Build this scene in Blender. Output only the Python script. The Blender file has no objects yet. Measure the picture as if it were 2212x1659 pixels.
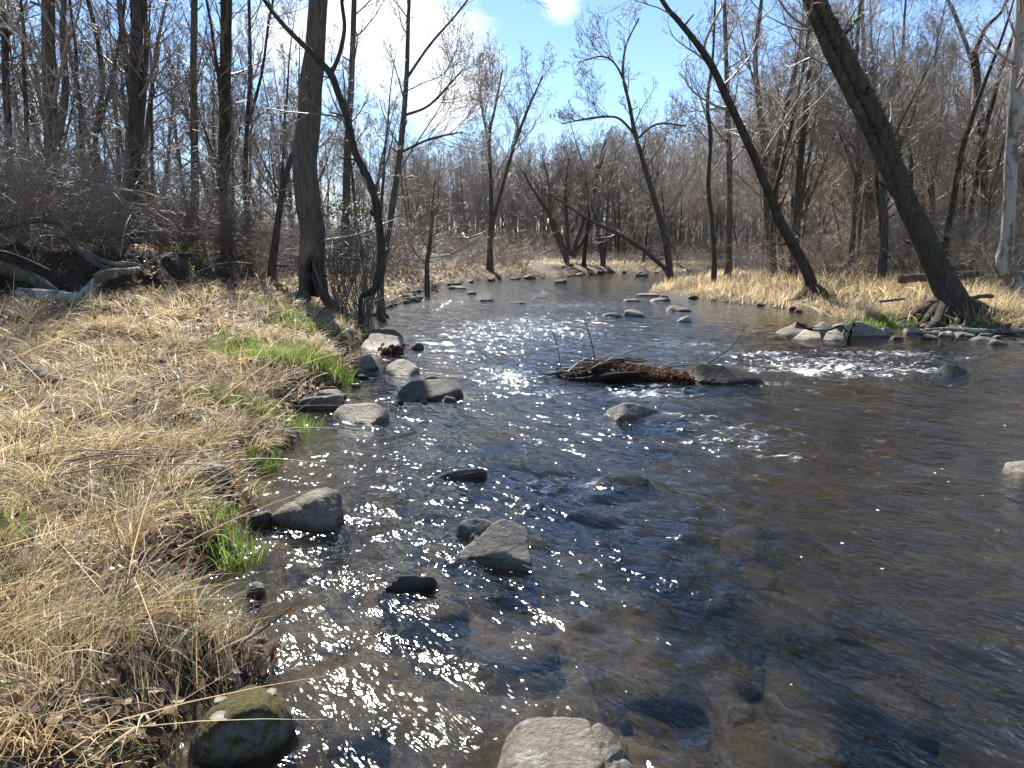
import bpy, bmesh, math, random
import numpy as np
from mathutils import Vector
SC = bpy.context.scene
COL = SC.collection
PI = math.pi
rng = np.random.default_rng(7)
random.seed(7)

# ------------------------------------------------------------------ camera model (eye 1.7 m above the water)
F = 1600.7; CX = 1106.0; CY = 829.5; EYE = 1.7
PITCH = math.atan(280.5 / F)
cp, sp = math.cos(PITCH), math.sin(PITCH)

def ray(px, py):
    dx = (px - CX) / F; dv = (CY - py) / F
    return np.array([dx, cp + dv * sp, -sp + dv * cp])
def W(px, py, z=0.0):
    d = ray(px, py); t = (z - EYE) / d[2]
    return np.array([d[0] * t, d[1] * t, z])
def PY(px, py, Y):
    d = ray(px, py); t = Y / d[1]
    return np.array([d[0] * t, Y, EYE + d[2] * t])
def nrm(a):
    return a / np.maximum(np.linalg.norm(a, axis=-1, keepdims=True), 1e-9)
def sm(x):
    x = np.clip(x, 0, 1); return x * x * (3 - 2 * x)

# ------------------------------------------------------------------ value noise
def _h(ix, iy, iz, seed):
    n = (ix * 374761393 + iy * 668265263 + iz * 2147483647 + seed * 974711) & 0xffffffff
    n = ((n ^ (n >> 13)) * 1274126177) & 0xffffffff
    n = n ^ (n >> 16)
    return (n & 0xffff) / 65535.0
def vn(p, seed=0):
    p = np.asarray(p, float)
    i = np.floor(p).astype(np.int64); f = p - i; f = f * f * (3 - 2 * f)
    r = 0
    for a in (0, 1):
        wx = f[..., 0] if a else 1 - f[..., 0]
        for b in (0, 1):
            wy = f[..., 1] if b else 1 - f[..., 1]
            for c in (0, 1):
                wz = f[..., 2] if c else 1 - f[..., 2]
                r = r + wx * wy * wz * _h(i[..., 0] + a, i[..., 1] + b, i[..., 2] + c, seed)
    return r * 2 - 1
def fbm(p, seed=0, o=4, g=0.5):
    r = 0; a = 1.0; p = np.asarray(p, float)
    for k in range(o):
        r = r + a * vn(p, seed + k * 17); a *= g; p = p * 2.03 + 11.3
    return r
def fb2(x, y, s, seed=0, o=4, g=0.5):
    return fbm(np.stack([x * s, y * s, np.zeros_like(x) + seed * 3.7], -1), seed, o, g)

# ------------------------------------------------------------------ mesh helpers
def mk(name, V, F4=None, F3=None, mat=None, parent=None, smooth=True, col=None, attrs=None):
    me = bpy.data.meshes.new(name)
    V = np.ascontiguousarray(V, np.float32).reshape(-1, 3)
    n4 = 0 if F4 is None else len(F4); n3 = 0 if F3 is None else len(F3)
    me.vertices.add(len(V)); me.vertices.foreach_set('co', V.ravel())
    lp = []
    if n4: lp.append(np.asarray(F4, np.int32).ravel())
    if n3: lp.append(np.asarray(F3, np.int32).ravel())
    lp = np.concatenate(lp)
    me.loops.add(len(lp)); me.loops.foreach_set('vertex_index', lp)
    st = np.concatenate([np.arange(n4) * 4, n4 * 4 + np.arange(n3) * 3]).astype(np.int32)
    me.polygons.add(n4 + n3); me.polygons.foreach_set('loop_start', st)
    me.update(calc_edges=True); me.validate()
    me.polygons.foreach_set('use_smooth', np.full(len(me.polygons), smooth))
    if col is not None:
        a = me.attributes.new('tint', 'FLOAT_COLOR', 'POINT')
        c = np.ones((len(V), 4), np.float32); c[:, :3] = col
        a.data.foreach_set('color', c.ravel())
    for k, v in (attrs or {}).items():
        a = me.attributes.new(k, 'FLOAT', 'POINT'); a.data.foreach_set('value', np.ascontiguousarray(v, np.float32))
    if mat: me.materials.append(mat)
    o = bpy.data.objects.new(name, me); COL.objects.link(o)
    if parent: o.parent = parent
    return o

class MB:
    def __init__(s): s.V = []; s.F4 = []; s.F3 = []; s.C = []; s.n = 0
    def add(s, V, F4=None, F3=None, col=None):
        V = np.asarray(V, float).reshape(-1, 3)
        if F4 is not None and len(F4): s.F4.append(np.asarray(F4) + s.n)
        if F3 is not None and len(F3): s.F3.append(np.asarray(F3) + s.n)
        s.V.append(V); s.n += len(V)
        if col is not None: s.C.append(np.broadcast_to(np.asarray(col, float), (len(V), 3)))
        return s
    def data(s):
        return (np.concatenate(s.V), np.concatenate(s.F4) if s.F4 else None, np.concatenate(s.F3) if s.F3 else None,
                np.concatenate(s.C) if s.C else None)
    def build(s, name, mat, parent=None, smooth=True, shift=None):
        V, a, b, c = s.data()
        if shift is not None: V = V - np.asarray(shift)
        return mk(name, V, a, b, mat, parent, smooth, c)

def tubes(P, R, k, seed=0):
    """P (N,n,3) polylines, R (N,n) radii -> verts and quads of k sided tubes"""
    P = np.asarray(P, float); R = np.asarray(R, float)
    N, n = R.shape
    T = nrm(np.gradient(P, axis=1))
    m = nrm(P[:, -1] - P[:, 0])
    r = np.random.default_rng(seed).normal(size=(N, 3)); r = nrm(r - m * (r * m).sum(-1, keepdims=True))
    u = r[:, None, :] - T * (T * r[:, None, :]).sum(-1, keepdims=True); u = nrm(u)
    v = np.cross(T, u)
    a = np.arange(k) * 2 * PI / k
    V = P[:, :, None, :] + R[:, :, None, None] * (np.cos(a)[:, None] * u[:, :, None, :] + np.sin(a)[:, None] * v[:, :, None, :])
    b = (np.arange(N) * n * k)[:, None, None]
    i = (np.arange(n - 1) * k)[None, :, None]
    j = np.arange(k)[None, None, :]; j2 = (j + 1) % k
    Fq = np.stack([b + i + j, b + i + j2, b + i + k + j2, b + i + k + j], -1).reshape(-1, 4)
    return V.reshape(-1, 3), Fq

def stems(r, P0, D0, L, R0, n, wob, trop, tip=0.35):
    N = len(P0); P = np.zeros((N, n + 1, 3)); P[:, 0] = P0
    d = nrm(np.asarray(D0, float)).copy(); st = (np.asarray(L) / n)[:, None]
    up = np.array([0, 0, 1.0])
    for i in range(n):
        d = nrm(d + r.normal(size=(N, 3)) * wob + up * trop)
        P[:, i + 1] = P[:, i] + d * st
    R = np.asarray(R0)[:, None] * np.linspace(1, tip, n + 1)[None, :]
    return P, R
def kids(r, P, R, m, t0, t1, ang, L, rr, fall=0.7, up=0.0):
    N, n, _ = P.shape
    t = (t0 + (t1 - t0) * ((np.arange(m)[None, :] + r.random((N, m))) / m)).clip(0, 0.995)
    x = t * (n - 1); i = x.astype(int); f = (x - i)[..., None]
    q = np.arange(N)[:, None]
    pos = P[q, i] * (1 - f) + P[q, i + 1] * f
    tan = nrm(P[q, i + 1] - P[q, i])
    rad = R[q, i] * (1 - f[..., 0]) + R[q, i + 1] * f[..., 0]
    az = r.normal(size=(N, m, 3)); az = nrm(az - tan * (az * tan).sum(-1, keepdims=True) + np.array([0, 0, up]))
    a = (np.asarray(ang) + r.normal(size=(N, m)) * 0.18)[..., None]
    d = nrm(tan * np.cos(a) + az * np.sin(a))
    s = (t - t0) / max(t1 - t0, 1e-6)
    ln = np.broadcast_to(np.asarray(L, float).reshape(-1, 1) if np.ndim(L) else L, (N, m)) * (1.1 - fall * s) * (0.6 + 0.7 * r.random((N, m)))
    return pos.reshape(-1, 3), d.reshape(-1, 3), ln.ravel(), (rad * rr * (0.7 + 0.4 * r.random((N, m)))).ravel()

def crown_mb(r, P, R, nl=16, L=3.5, ang=0.85, t0=0.35, t1=1.0, sub=(7, 6, 4), rmin=0.004, trop=0.10, fall=0.65, k=(5, 4, 3, 3), seg=(8, 6, 4, 3), rr=0.42, lf=(0.5, 0.5, 0.5), wob=(.10, .14, .18, .2)):
    """limbs, branches and twigs on trunk polylines P/R"""
    mb = MB()
    p, d, l, q = kids(r, P, R, nl, t0, t1, ang, L, rr, fall)
    rad0 = np.maximum(np.minimum(q, 0.018 * l + 0.01), rmin * 1.5)
    p, R1 = stems(r, p, d, l, rad0, seg[0], wob[0], trop, 0.3)
    mb.add(*tubes(p, np.maximum(R1, rmin), k[0], 1)); ll = l
    for j, m in enumerate(sub):
        p2, d2, l2, q2 = kids(r, p, R1, m, 0.18, 1.0, 0.75, ll * lf[j], 0.62, 0.55)
        p, R1 = stems(r, p2, d2, l2, np.maximum(q2, rmin), seg[j + 1], wob[j + 1], trop * 0.7, 0.45)
        ll = l2
        mb.add(*tubes(p, np.maximum(R1, rmin * 0.8), k[j + 1], 2 + j))
    return mb

# ------------------------------------------------------------------ materials
def newmat(name):
    m = bpy.data.materials.new(name); m.use_nodes = True
    nt = m.node_tree; nt.nodes.clear()
    return m, nt
def nd(nt, t, **kw):
    n = nt.nodes.new(t)
    for k, v in kw.items():
        if k.startswith('i_'):
            key = k[2:].replace('_', ' '); n.inputs[int(key) if key.isdigit() else key].default_value = v
        else: setattr(n, k, v)
    return n
def lk(nt, a, b): nt.links.new(a, b)
def ramp(nt, fac, stops):
    n = nt.nodes.new('ShaderNodeValToRGB'); e = n.color_ramp.elements
    while len(e) < len(stops): e.new(0.5)
    for x, (p, c) in zip(e, stops):
        x.position = p; x.color = (*c, 1) if len(c) == 3 else c
    lk(nt, fac, n.inputs[0]); return n.outputs[0]
def noise(nt, vec, scale, detail=4, rough=0.6, dist=0.0):
    n = nd(nt, 'ShaderNodeTexNoise'); n.inputs['Scale'].default_value = scale; n.inputs['Detail'].default_value = detail
    n.inputs['Roughness'].default_value = rough; n.inputs['Distortion'].default_value = dist
    if vec is not None: lk(nt, vec, n.inputs['Vector'])
    return n.outputs['Fac']
def mapping(nt, vec, scale=(1, 1, 1), rot=(0, 0, 0)):
    n = nd(nt, 'ShaderNodeMapping'); n.inputs['Scale'].default_value = scale; n.inputs['Rotation'].default_value = rot
    lk(nt, vec, n.inputs['Vector']); return n.outputs[0]
def mixc(nt, fac, a, b, mode='MIX'):
    n = nd(nt, 'ShaderNodeMix', data_type='RGBA', blend_type=mode)
    for s, v in ((n.inputs[0], fac), (n.inputs[6], a), (n.inputs[7], b)):
        if hasattr(v, 'links'): lk(nt, v, s)
        else: s.default_value = v if not isinstance(v, tuple) else (*v, 1)
    return n.outputs[2]
def mth(nt, op, a, b=0.0, c=None):
    n = nd(nt, 'ShaderNodeMath', operation=op)
    for s, v in zip(n.inputs, (a, b, c)):
        if v is None: continue
        if hasattr(v, 'links'): lk(nt, v, s)
        else: s.default_value = v
    return n.outputs[0]
def bump(nt, h, dist, strength=1.0):
    n = nd(nt, 'ShaderNodeBump'); n.inputs['Distance'].default_value = dist; n.inputs['Strength'].default_value = strength
    lk(nt, h, n.inputs['Height']); return n.outputs[0]
def principled(nt, col, rough, normal=None, spec=0.4):
    b = nd(nt, 'ShaderNodeBsdfPrincipled'); o = nd(nt, 'ShaderNodeOutputMaterial')
    if hasattr(col, 'links'): lk(nt, col, b.inputs['Base Color'])
    else: b.inputs['Base Color'].default_value = (*col, 1)
    if hasattr(rough, 'links'): lk(nt, rough, b.inputs['Roughness'])
    else: b.inputs['Roughness'].default_value = rough
    b.inputs['Specular IOR Level'].default_value = spec
    if normal is not None: lk(nt, normal, b.inputs['Normal'])
    lk(nt, b.outputs[0], o.inputs[0]); return b
def tc(nt, which='Object'): return nd(nt, 'ShaderNodeTexCoord').outputs[which]

def m_bark(name, dark, light, green=0.0, scale=1.0, pale=None, rough=0.85, spec=0.2):
    m, nt = newmat(name); c = tc(nt)
    v = mapping(nt, c, (6 * scale, 6 * scale, 1.1 * scale))
    n1 = noise(nt, v, 2.2, 6, 0.65, 0.4); n2 = noise(nt, c, 0.9, 3)
    col = ramp(nt, n1, [(0.3, dark), (0.7, light)])
    col = mixc(nt, mth(nt, 'MULTIPLY', n2, 0.5), col, tuple(x * 0.6 for x in dark))
    oi = nd(nt, 'ShaderNodeObjectInfo').outputs['Random']
    col = mixc(nt, 1.0, col, ramp(nt, oi, [(0, (0.75, 0.75, 0.75)), (1, (1.25, 1.2, 1.15))]), 'MULTIPLY')
    if green:
        g = ramp(nt, noise(nt, c, 1.7, 5, 0.7), [(0.5, (0, 0, 0)), (0.68, (1, 1, 1))])
        col = mixc(nt, mth(nt, 'MULTIPLY', g, green), col, (0.10, 0.12, 0.06))
    if pale:
        g = ramp(nt, noise(nt, mapping(nt, c, (1, 1, .45)), 3.0, 4, 0.6, 0.6), [(0.47, (0, 0, 0)), (0.53, (1, 1, 1))])
        col = mixc(nt, g, col, pale)
    n4 = noise(nt, mapping(nt, c, (14 * scale, 14 * scale, 3.0 * scale)), 2.0, 5, .7, .8)
    principled(nt, col, 0.85, bump(nt, mth(nt, 'ADD', n1, mth(nt, 'MULTIPLY', n4, .5)), 0.07 if rough > .6 else .01), spec); nt.nodes['Principled BSDF'].inputs['Roughness'].default_value = rough; return m
def m_tint(name, trans=0.3, rough=0.6, spec=0.3, bmp=0.0):
    m, nt = newmat(name)
    a = nd(nt, 'ShaderNodeAttribute', attribute_name='tint').outputs['Color']
    d = nd(nt, 'ShaderNodeBsdfPrincipled'); lk(nt, a, d.inputs['Base Color'])
    d.inputs['Roughness'].default_value = rough; d.inputs['Specular IOR Level'].default_value = spec
    o = nd(nt, 'ShaderNodeOutputMaterial')
    if trans:
        t = nd(nt, 'ShaderNodeBsdfTranslucent'); lk(nt, a, t.inputs['Color'])
        x = nd(nt, 'ShaderNodeMixShader'); x.inputs[0].default_value = trans
        lk(nt, d.outputs[0], x.inputs[1]); lk(nt, t.outputs[0], x.inputs[2]); lk(nt, x.outputs[0], o.inputs[0])
    else: lk(nt, d.outputs[0], o.inputs[0])
    return m
def m_rock(name, c1, c2, moss=0.0, lichen=0.0, wet=0.085, scale=1.0):
    m, nt = newmat(name); c = tc(nt)
    n1 = noise(nt, c, 5 * scale, 8, 0.68, 0.3); n2 = noise(nt, c, 38 * scale, 5, 0.7); n3 = noise(nt, c, 1.7 * scale, 3)
    col = ramp(nt, n1, [(0.28, c1), (0.72, c2)])
    col = mixc(nt, ramp(nt, n2, [(0.35, (.0, .0, .0)), (0.75, (.55, .55, .55))]), col, tuple(x * 0.5 for x in c1))
    col = mixc(nt, mth(nt, 'MULTIPLY', ramp(nt, n3, [(.45, (0, 0, 0)), (.65, (1, 1, 1))]), 0.35), col, (c2[0] * 1.0, c2[1] * .86, c2[2] * .66))
    if lichen:
        l = ramp(nt, noise(nt, c, 17, 4, 0.75, 0.8), [(0.57, (0, 0, 0)), (0.62, (1, 1, 1))])
        col = mixc(nt, mth(nt, 'MULTIPLY', l, lichen), col, (0.42, 0.42, 0.34))
    geo = nd(nt, 'ShaderNodeNewGeometry')
    sx = nd(nt, 'ShaderNodeSeparateXYZ'); lk(nt, geo.outputs['Position'], sx.inputs[0])
    sn = nd(nt, 'ShaderNodeSeparateXYZ'); lk(nt, geo.outputs['Normal'], sn.inputs[0])
    n5 = noise(nt, mapping(nt, c, (1, 1, 2.5), (.3, .2, 0)), 11 * scale, 7, .72, .5)
    nb = mth(nt, 'ADD', mth(nt, 'MULTIPLY', n1, 0.030), mth(nt, 'ADD', mth(nt, 'MULTIPLY', n2, 0.010), mth(nt, 'MULTIPLY', n5, 0.022)))
    rough = 0.75
    if moss:
        k = mth(nt, 'ADD', mth(nt, 'MULTIPLY', sn.outputs[2], 0.5), mth(nt, 'MULTIPLY', noise(nt, c, 4.5, 5, 0.7), 1.0))
        g = ramp(nt, k, [(0.48, (0, 0, 0)), (0.70, (1, 1, 1))])
        mc = ramp(nt, noise(nt, c, 60, 3, 0.7), [(0.3, (0.035, 0.034, 0.010)), (0.7, (0.16, 0.125, 0.035))])
        col = mixc(nt, mth(nt, 'MULTIPLY', g, moss), col, mc)
        nb = mth(nt, 'ADD', nb, mth(nt, 'MULTIPLY', mth(nt, 'MULTIPLY', g, noise(nt, c, 95, 3, .8)), 0.02))
    # waterline: stone is dark where the stream keeps it wet
    wl = mth(nt, 'ADD', sx.outputs[2], mth(nt, 'MULTIPLY', n1, 0.04))
    w = ramp(nt, mth(nt, 'MULTIPLY', wl, 1.0 / max(wet, 0.01)), [(0.5, (1, 1, 1)), (0.95, (0, 0, 0))])
    col = mixc(nt, mth(nt, 'MULTIPLY', w, 0.85), col, mixc(nt, 1.0, col, (0.34, 0.31, 0.27), 'MULTIPLY'))
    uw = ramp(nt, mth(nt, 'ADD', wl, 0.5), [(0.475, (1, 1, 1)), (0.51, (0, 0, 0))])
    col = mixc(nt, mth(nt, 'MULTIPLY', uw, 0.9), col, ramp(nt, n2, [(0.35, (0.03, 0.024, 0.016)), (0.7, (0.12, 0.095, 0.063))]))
    rough = mth(nt, 'SUBTRACT', 0.8, mth(nt, 'MULTIPLY', w, 0.33))
    principled(nt, col, rough, bump(nt, nb, 1.0), 0.22); return m

BARK = m_bark('bark_grey_brown', (0.06, 0.05, 0.042), (0.24, 0.20, 0.165), 0.35)
BARK_DARK = m_bark('bark_dark', (0.034, 0.027, 0.022), (0.15, 0.12, 0.097), 0.4)
BARK_WET = m_bark('bark_wet', (0.012, 0.009, 0.007), (0.05, 0.036, 0.026), 0)
BARK_PALE = m_bark('bark_mottled_pale', (0.12, 0.10, 0.085), (0.26, 0.23, 0.19), 0.2, 1.0, (0.42, 0.40, 0.35))
BARK_LOG = m_bark('bark_log', (0.10, 0.075, 0.055), (0.28, 0.23, 0.17), 0.1)
TWIG = m_bark('twig', (0.23, 0.185, 0.145), (0.45, 0.37, 0.295), 0, 2, None, .5, .42)
TWIG_DARK = m_bark('twig_dark', (0.15, 0.12, 0.093), (0.33, 0.27, 0.215), 0, 2, None, .5, .42)
TWIG_FAR = m_bark('twig_far', (0.24, 0.21, 0.185), (0.42, 0.37, 0.33), 0, 2, None, .45, .5)
TWIG_RED = m_bark('twig_red', (0.21, 0.155, 0.115), (0.41, 0.32, 0.245), 0, 2, None, .5, .4)
STRAW = m_tint('straw', 0.45, 0.5, 0.4)
GREEN = m_tint('green_blade', 0.45, 0.45, 0.4)
LEAF = m_tint('dead_leaf', 0.25, 0.55, 0.35)
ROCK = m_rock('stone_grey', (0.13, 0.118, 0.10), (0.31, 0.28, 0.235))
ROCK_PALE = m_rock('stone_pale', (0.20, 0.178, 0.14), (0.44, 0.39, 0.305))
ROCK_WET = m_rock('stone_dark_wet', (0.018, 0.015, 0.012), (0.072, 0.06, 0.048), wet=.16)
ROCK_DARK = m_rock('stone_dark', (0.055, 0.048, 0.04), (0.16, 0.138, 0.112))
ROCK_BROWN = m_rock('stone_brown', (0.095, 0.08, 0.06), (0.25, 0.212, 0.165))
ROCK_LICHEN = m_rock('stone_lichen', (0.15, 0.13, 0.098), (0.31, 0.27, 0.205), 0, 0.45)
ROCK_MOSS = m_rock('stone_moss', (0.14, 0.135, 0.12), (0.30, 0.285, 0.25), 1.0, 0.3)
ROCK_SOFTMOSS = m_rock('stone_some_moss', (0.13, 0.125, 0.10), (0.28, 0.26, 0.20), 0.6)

# ------------------------------------------------------------------ things
def tag(o, label=None, cat=None, group=None, kind=None):
    if label: o['label'] = label
    if cat: o['category'] = cat
    if group: o['group'] = group
    if kind: o['kind'] = kind
    return o
def empty(name, loc, label, cat, group=None):
    o = bpy.data.objects.new(name, None); COL.objects.link(o); o.location = [float(x) for x in loc]
    o.empty_display_size = 0.2
    return tag(o, label, cat, group)
def dup(src, loc, rz, sc, label=None, group=None, cat=None):
    c = src.copy(); COL.objects.link(c); c.location = [float(x) for x in loc]; c.rotation_euler = (0, 0, rz); c.scale = sc
    if label: c['label'] = label
    if group: c['group'] = group
    for ch in src.children:
        d = ch.copy(); COL.objects.link(d); d.parent = c
    return c

# ------------------------------------------------------------------ river outline and terrain
LEFT = [W(*p) for p in [(150, 1900), (330, 1660), (400, 1565), (555, 1460), (580, 1425), (520, 1385), (465, 1340), (440, 1285), (450, 1220), (535, 1200), (520, 1140),
        (540, 1095), (520, 1040), (575, 1008), (600, 985), (650, 935), (632, 892), (690, 852), (745, 832), (762, 802), (728, 782), (748, 757), (790, 740), (775, 705),
        (812, 672), (878, 656), (865, 641), (920, 628), (1000, 612), (1100, 603.5), (1200, 597), (1300, 590.5)]]
RIGHT = [W(*p) for p in [(1402, 632), (1500, 647), (1600, 657), (1700, 669), (1780, 682), (1830, 697), (1900, 702), (2000, 708), (2060, 716), (2212, 725), (2380, 736)]]
LEFT = [np.array([-4.5, -8.0, 0]), np.array([-2.6, -1.5, 0])] + LEFT
FAR = [np.array(p) for p in [(16., 73, 0), (30, 80, 0), (70, 90, 0), (120, 92, 0), (120, 80, 0), (70, 74, 0), (30, 64, 0), (17, 55, 0), (11.5, 48, 0), (8.0, 40, 0)]]
RIGHT = RIGHT + [np.array([13.5, 10, 0]), np.array([14.0, 2, 0]), np.array([15, -8, 0])]
RIVER = np.array(LEFT + FAR + RIGHT)[:, :2]
TERR = np.array([(-400, 8), (-60, 10), (-20, 11.8), (-11.2, 14.6), (-9.0, 17.2), (-9.4, 21.5), (-9.0, 30), (-9.5, 45), (-9, 62), (-5, 78), (20, 90), (20, 400), (-400, 400)], float)

def psd(x, y, poly):
    """signed distance, negative inside"""
    x = np.asarray(x, float); y = np.asarray(y, float)
    d = np.full(x.shape, 1e9); ins = np.zeros(x.shape, bool)
    n = len(poly)
    for i in range(n):
        ax, ay = poly[i]; bx, by = poly[(i + 1) % n]
        ex, ey = bx - ax, by - ay
        t = np.clip(((x - ax) * ex + (y - ay) * ey) / max(ex * ex + ey * ey, 1e-9), 0, 1)
        d = np.minimum(d, (x - ax - t * ex) ** 2 + (y - ay - t * ey) ** 2)
        c = ((ay > y) != (by > y))
        with np.errstate(divide='ignore', invalid='ignore'):
            c &= x < ex * (y - ay) / (by - ay if by != ay else 1e-9) + ax
        ins ^= c
    d = np.sqrt(d)
    return np.where(ins, -d, d)
def riv(x, y):
    x = np.asarray(x, float); y = np.asarray(y, float)
    return psd(x, y, RIVER) + 0.06 * fb2(x, y, 3.0, 5, 3) * np.clip(y / 4, 0.3, 2)
def sideleft(x, y):
    return x < np.interp(y, [-10, 0, 14, 40, 60, 75, 90, 140, 400], [3, 2, 4, 5, 8, 14, 40, 40, 40])
def H(x, y, sd=None):
    x = np.asarray(x, float); y = np.asarray(y, float)
    if sd is None: sd = riv(x, y)
    lf = sideleft(x, y)
    s = np.maximum(sd, 0)
    n1 = fb2(x, y, 0.55, 1, 4); n2 = fb2(x, y, 2.4, 2, 4)
    hl = 0.03 + 0.20 * sm(s / 0.35) + 0.18 * sm((s - 0.3) / 2.2) + 0.35 * sm((y - 6.5) / 9) * sm(s / 2.5) + 0.30 * sm((s - 3) / 8)
    tr = -psd(x, y, TERR)
    hl = hl + 0.95 * sm((tr + 0.3 + 0.3 * n2) / (0.75 + np.clip(y - 18, 0, 10) * 0.10)) * (1 - 0.55 * sm((y - 28) / 20))
    hl = hl + (0.09 * n1 + 0.05 * n2) * sm(s / 0.8)
    hr = 0.02 + 0.16 * sm(s / 0.5) + 0.30 * sm((s - 0.4) / 2.5) + 0.30 * sm((s - 2) / 6) + 0.75 * sm((s - 5.5) / 7) + 0.35 * sm((s - 9) / 15) + (0.08 * n1 + 0.05 * n2) * sm(s / 0.8)
    hill = 0.25 * np.maximum(0, x - 14) * sm((y - 42) / 60) 
    hill = 40 * (1 - np.exp(-hill / 40))
    hr = hr + hill * sm(s / 6)
    hl = hl + 0.03 * np.maximum(0, y - 110)
    ridge = sm((y - 95) / 70)
    hl = hl + ridge * 3; hr = hr + ridge * 8
    h = np.where(lf, hl, hr)
    dp = -sd
    bed = -(0.05 + 0.16 * sm(dp / 0.7) + 0.12 * sm((dp - 0.7) / 3) + 0.10 * sm((x - 1.0) / 2.0) * sm((9 - y) / 6)) + 0.05 * fb2(x, y, 2.2, 3, 3) + 0.03 * fb2(x, y, 7, 4, 2)
    return np.where(sd > 0, np.maximum(h, 0.012), np.minimum(bed, -0.03))
def hz(x, y): return float(H(np.array([x]), np.array([y]))[0])

def G(px, py, guess=.5, lift=0.0):
    """the ground seen at a pixel, by walking the ray down to the terrain"""
    d = ray(px, py); t = np.geomspace(1.2, 90, 1500)
    q = d[None] * t[:, None]; q[:, 2] += EYE
    k = int(np.argmax(q[:, 2] < H(q[:, 0], q[:, 1]))); p = q[k]
    return np.array([p[0], p[1], hz(p[0], p[1]) + lift])
def lines(core0, core1, step, lo, hi, g=1.07):
    a = list(np.arange(core0, core1, step)); s = step
    r = [a[-1]]
    while r[-1] < hi: s *= g; r.append(r[-1] + s)
    s = step; l = [a[0]]
    while l[-1] > lo: s *= g; l.append(l[-1] - s)
    return np.array(l[:0:-1] + a + r[1:])
def grid(xs, ys):
    X, Y = np.meshgrid(xs, ys); nx, ny = len(xs), len(ys)
    i = np.arange(nx - 1)[None, :] + (np.arange(ny - 1) * nx)[:, None]
    return X, Y, np.stack([i, i + 1, i + nx + 1, i + nx], -1).reshape(-1, 4)

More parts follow.
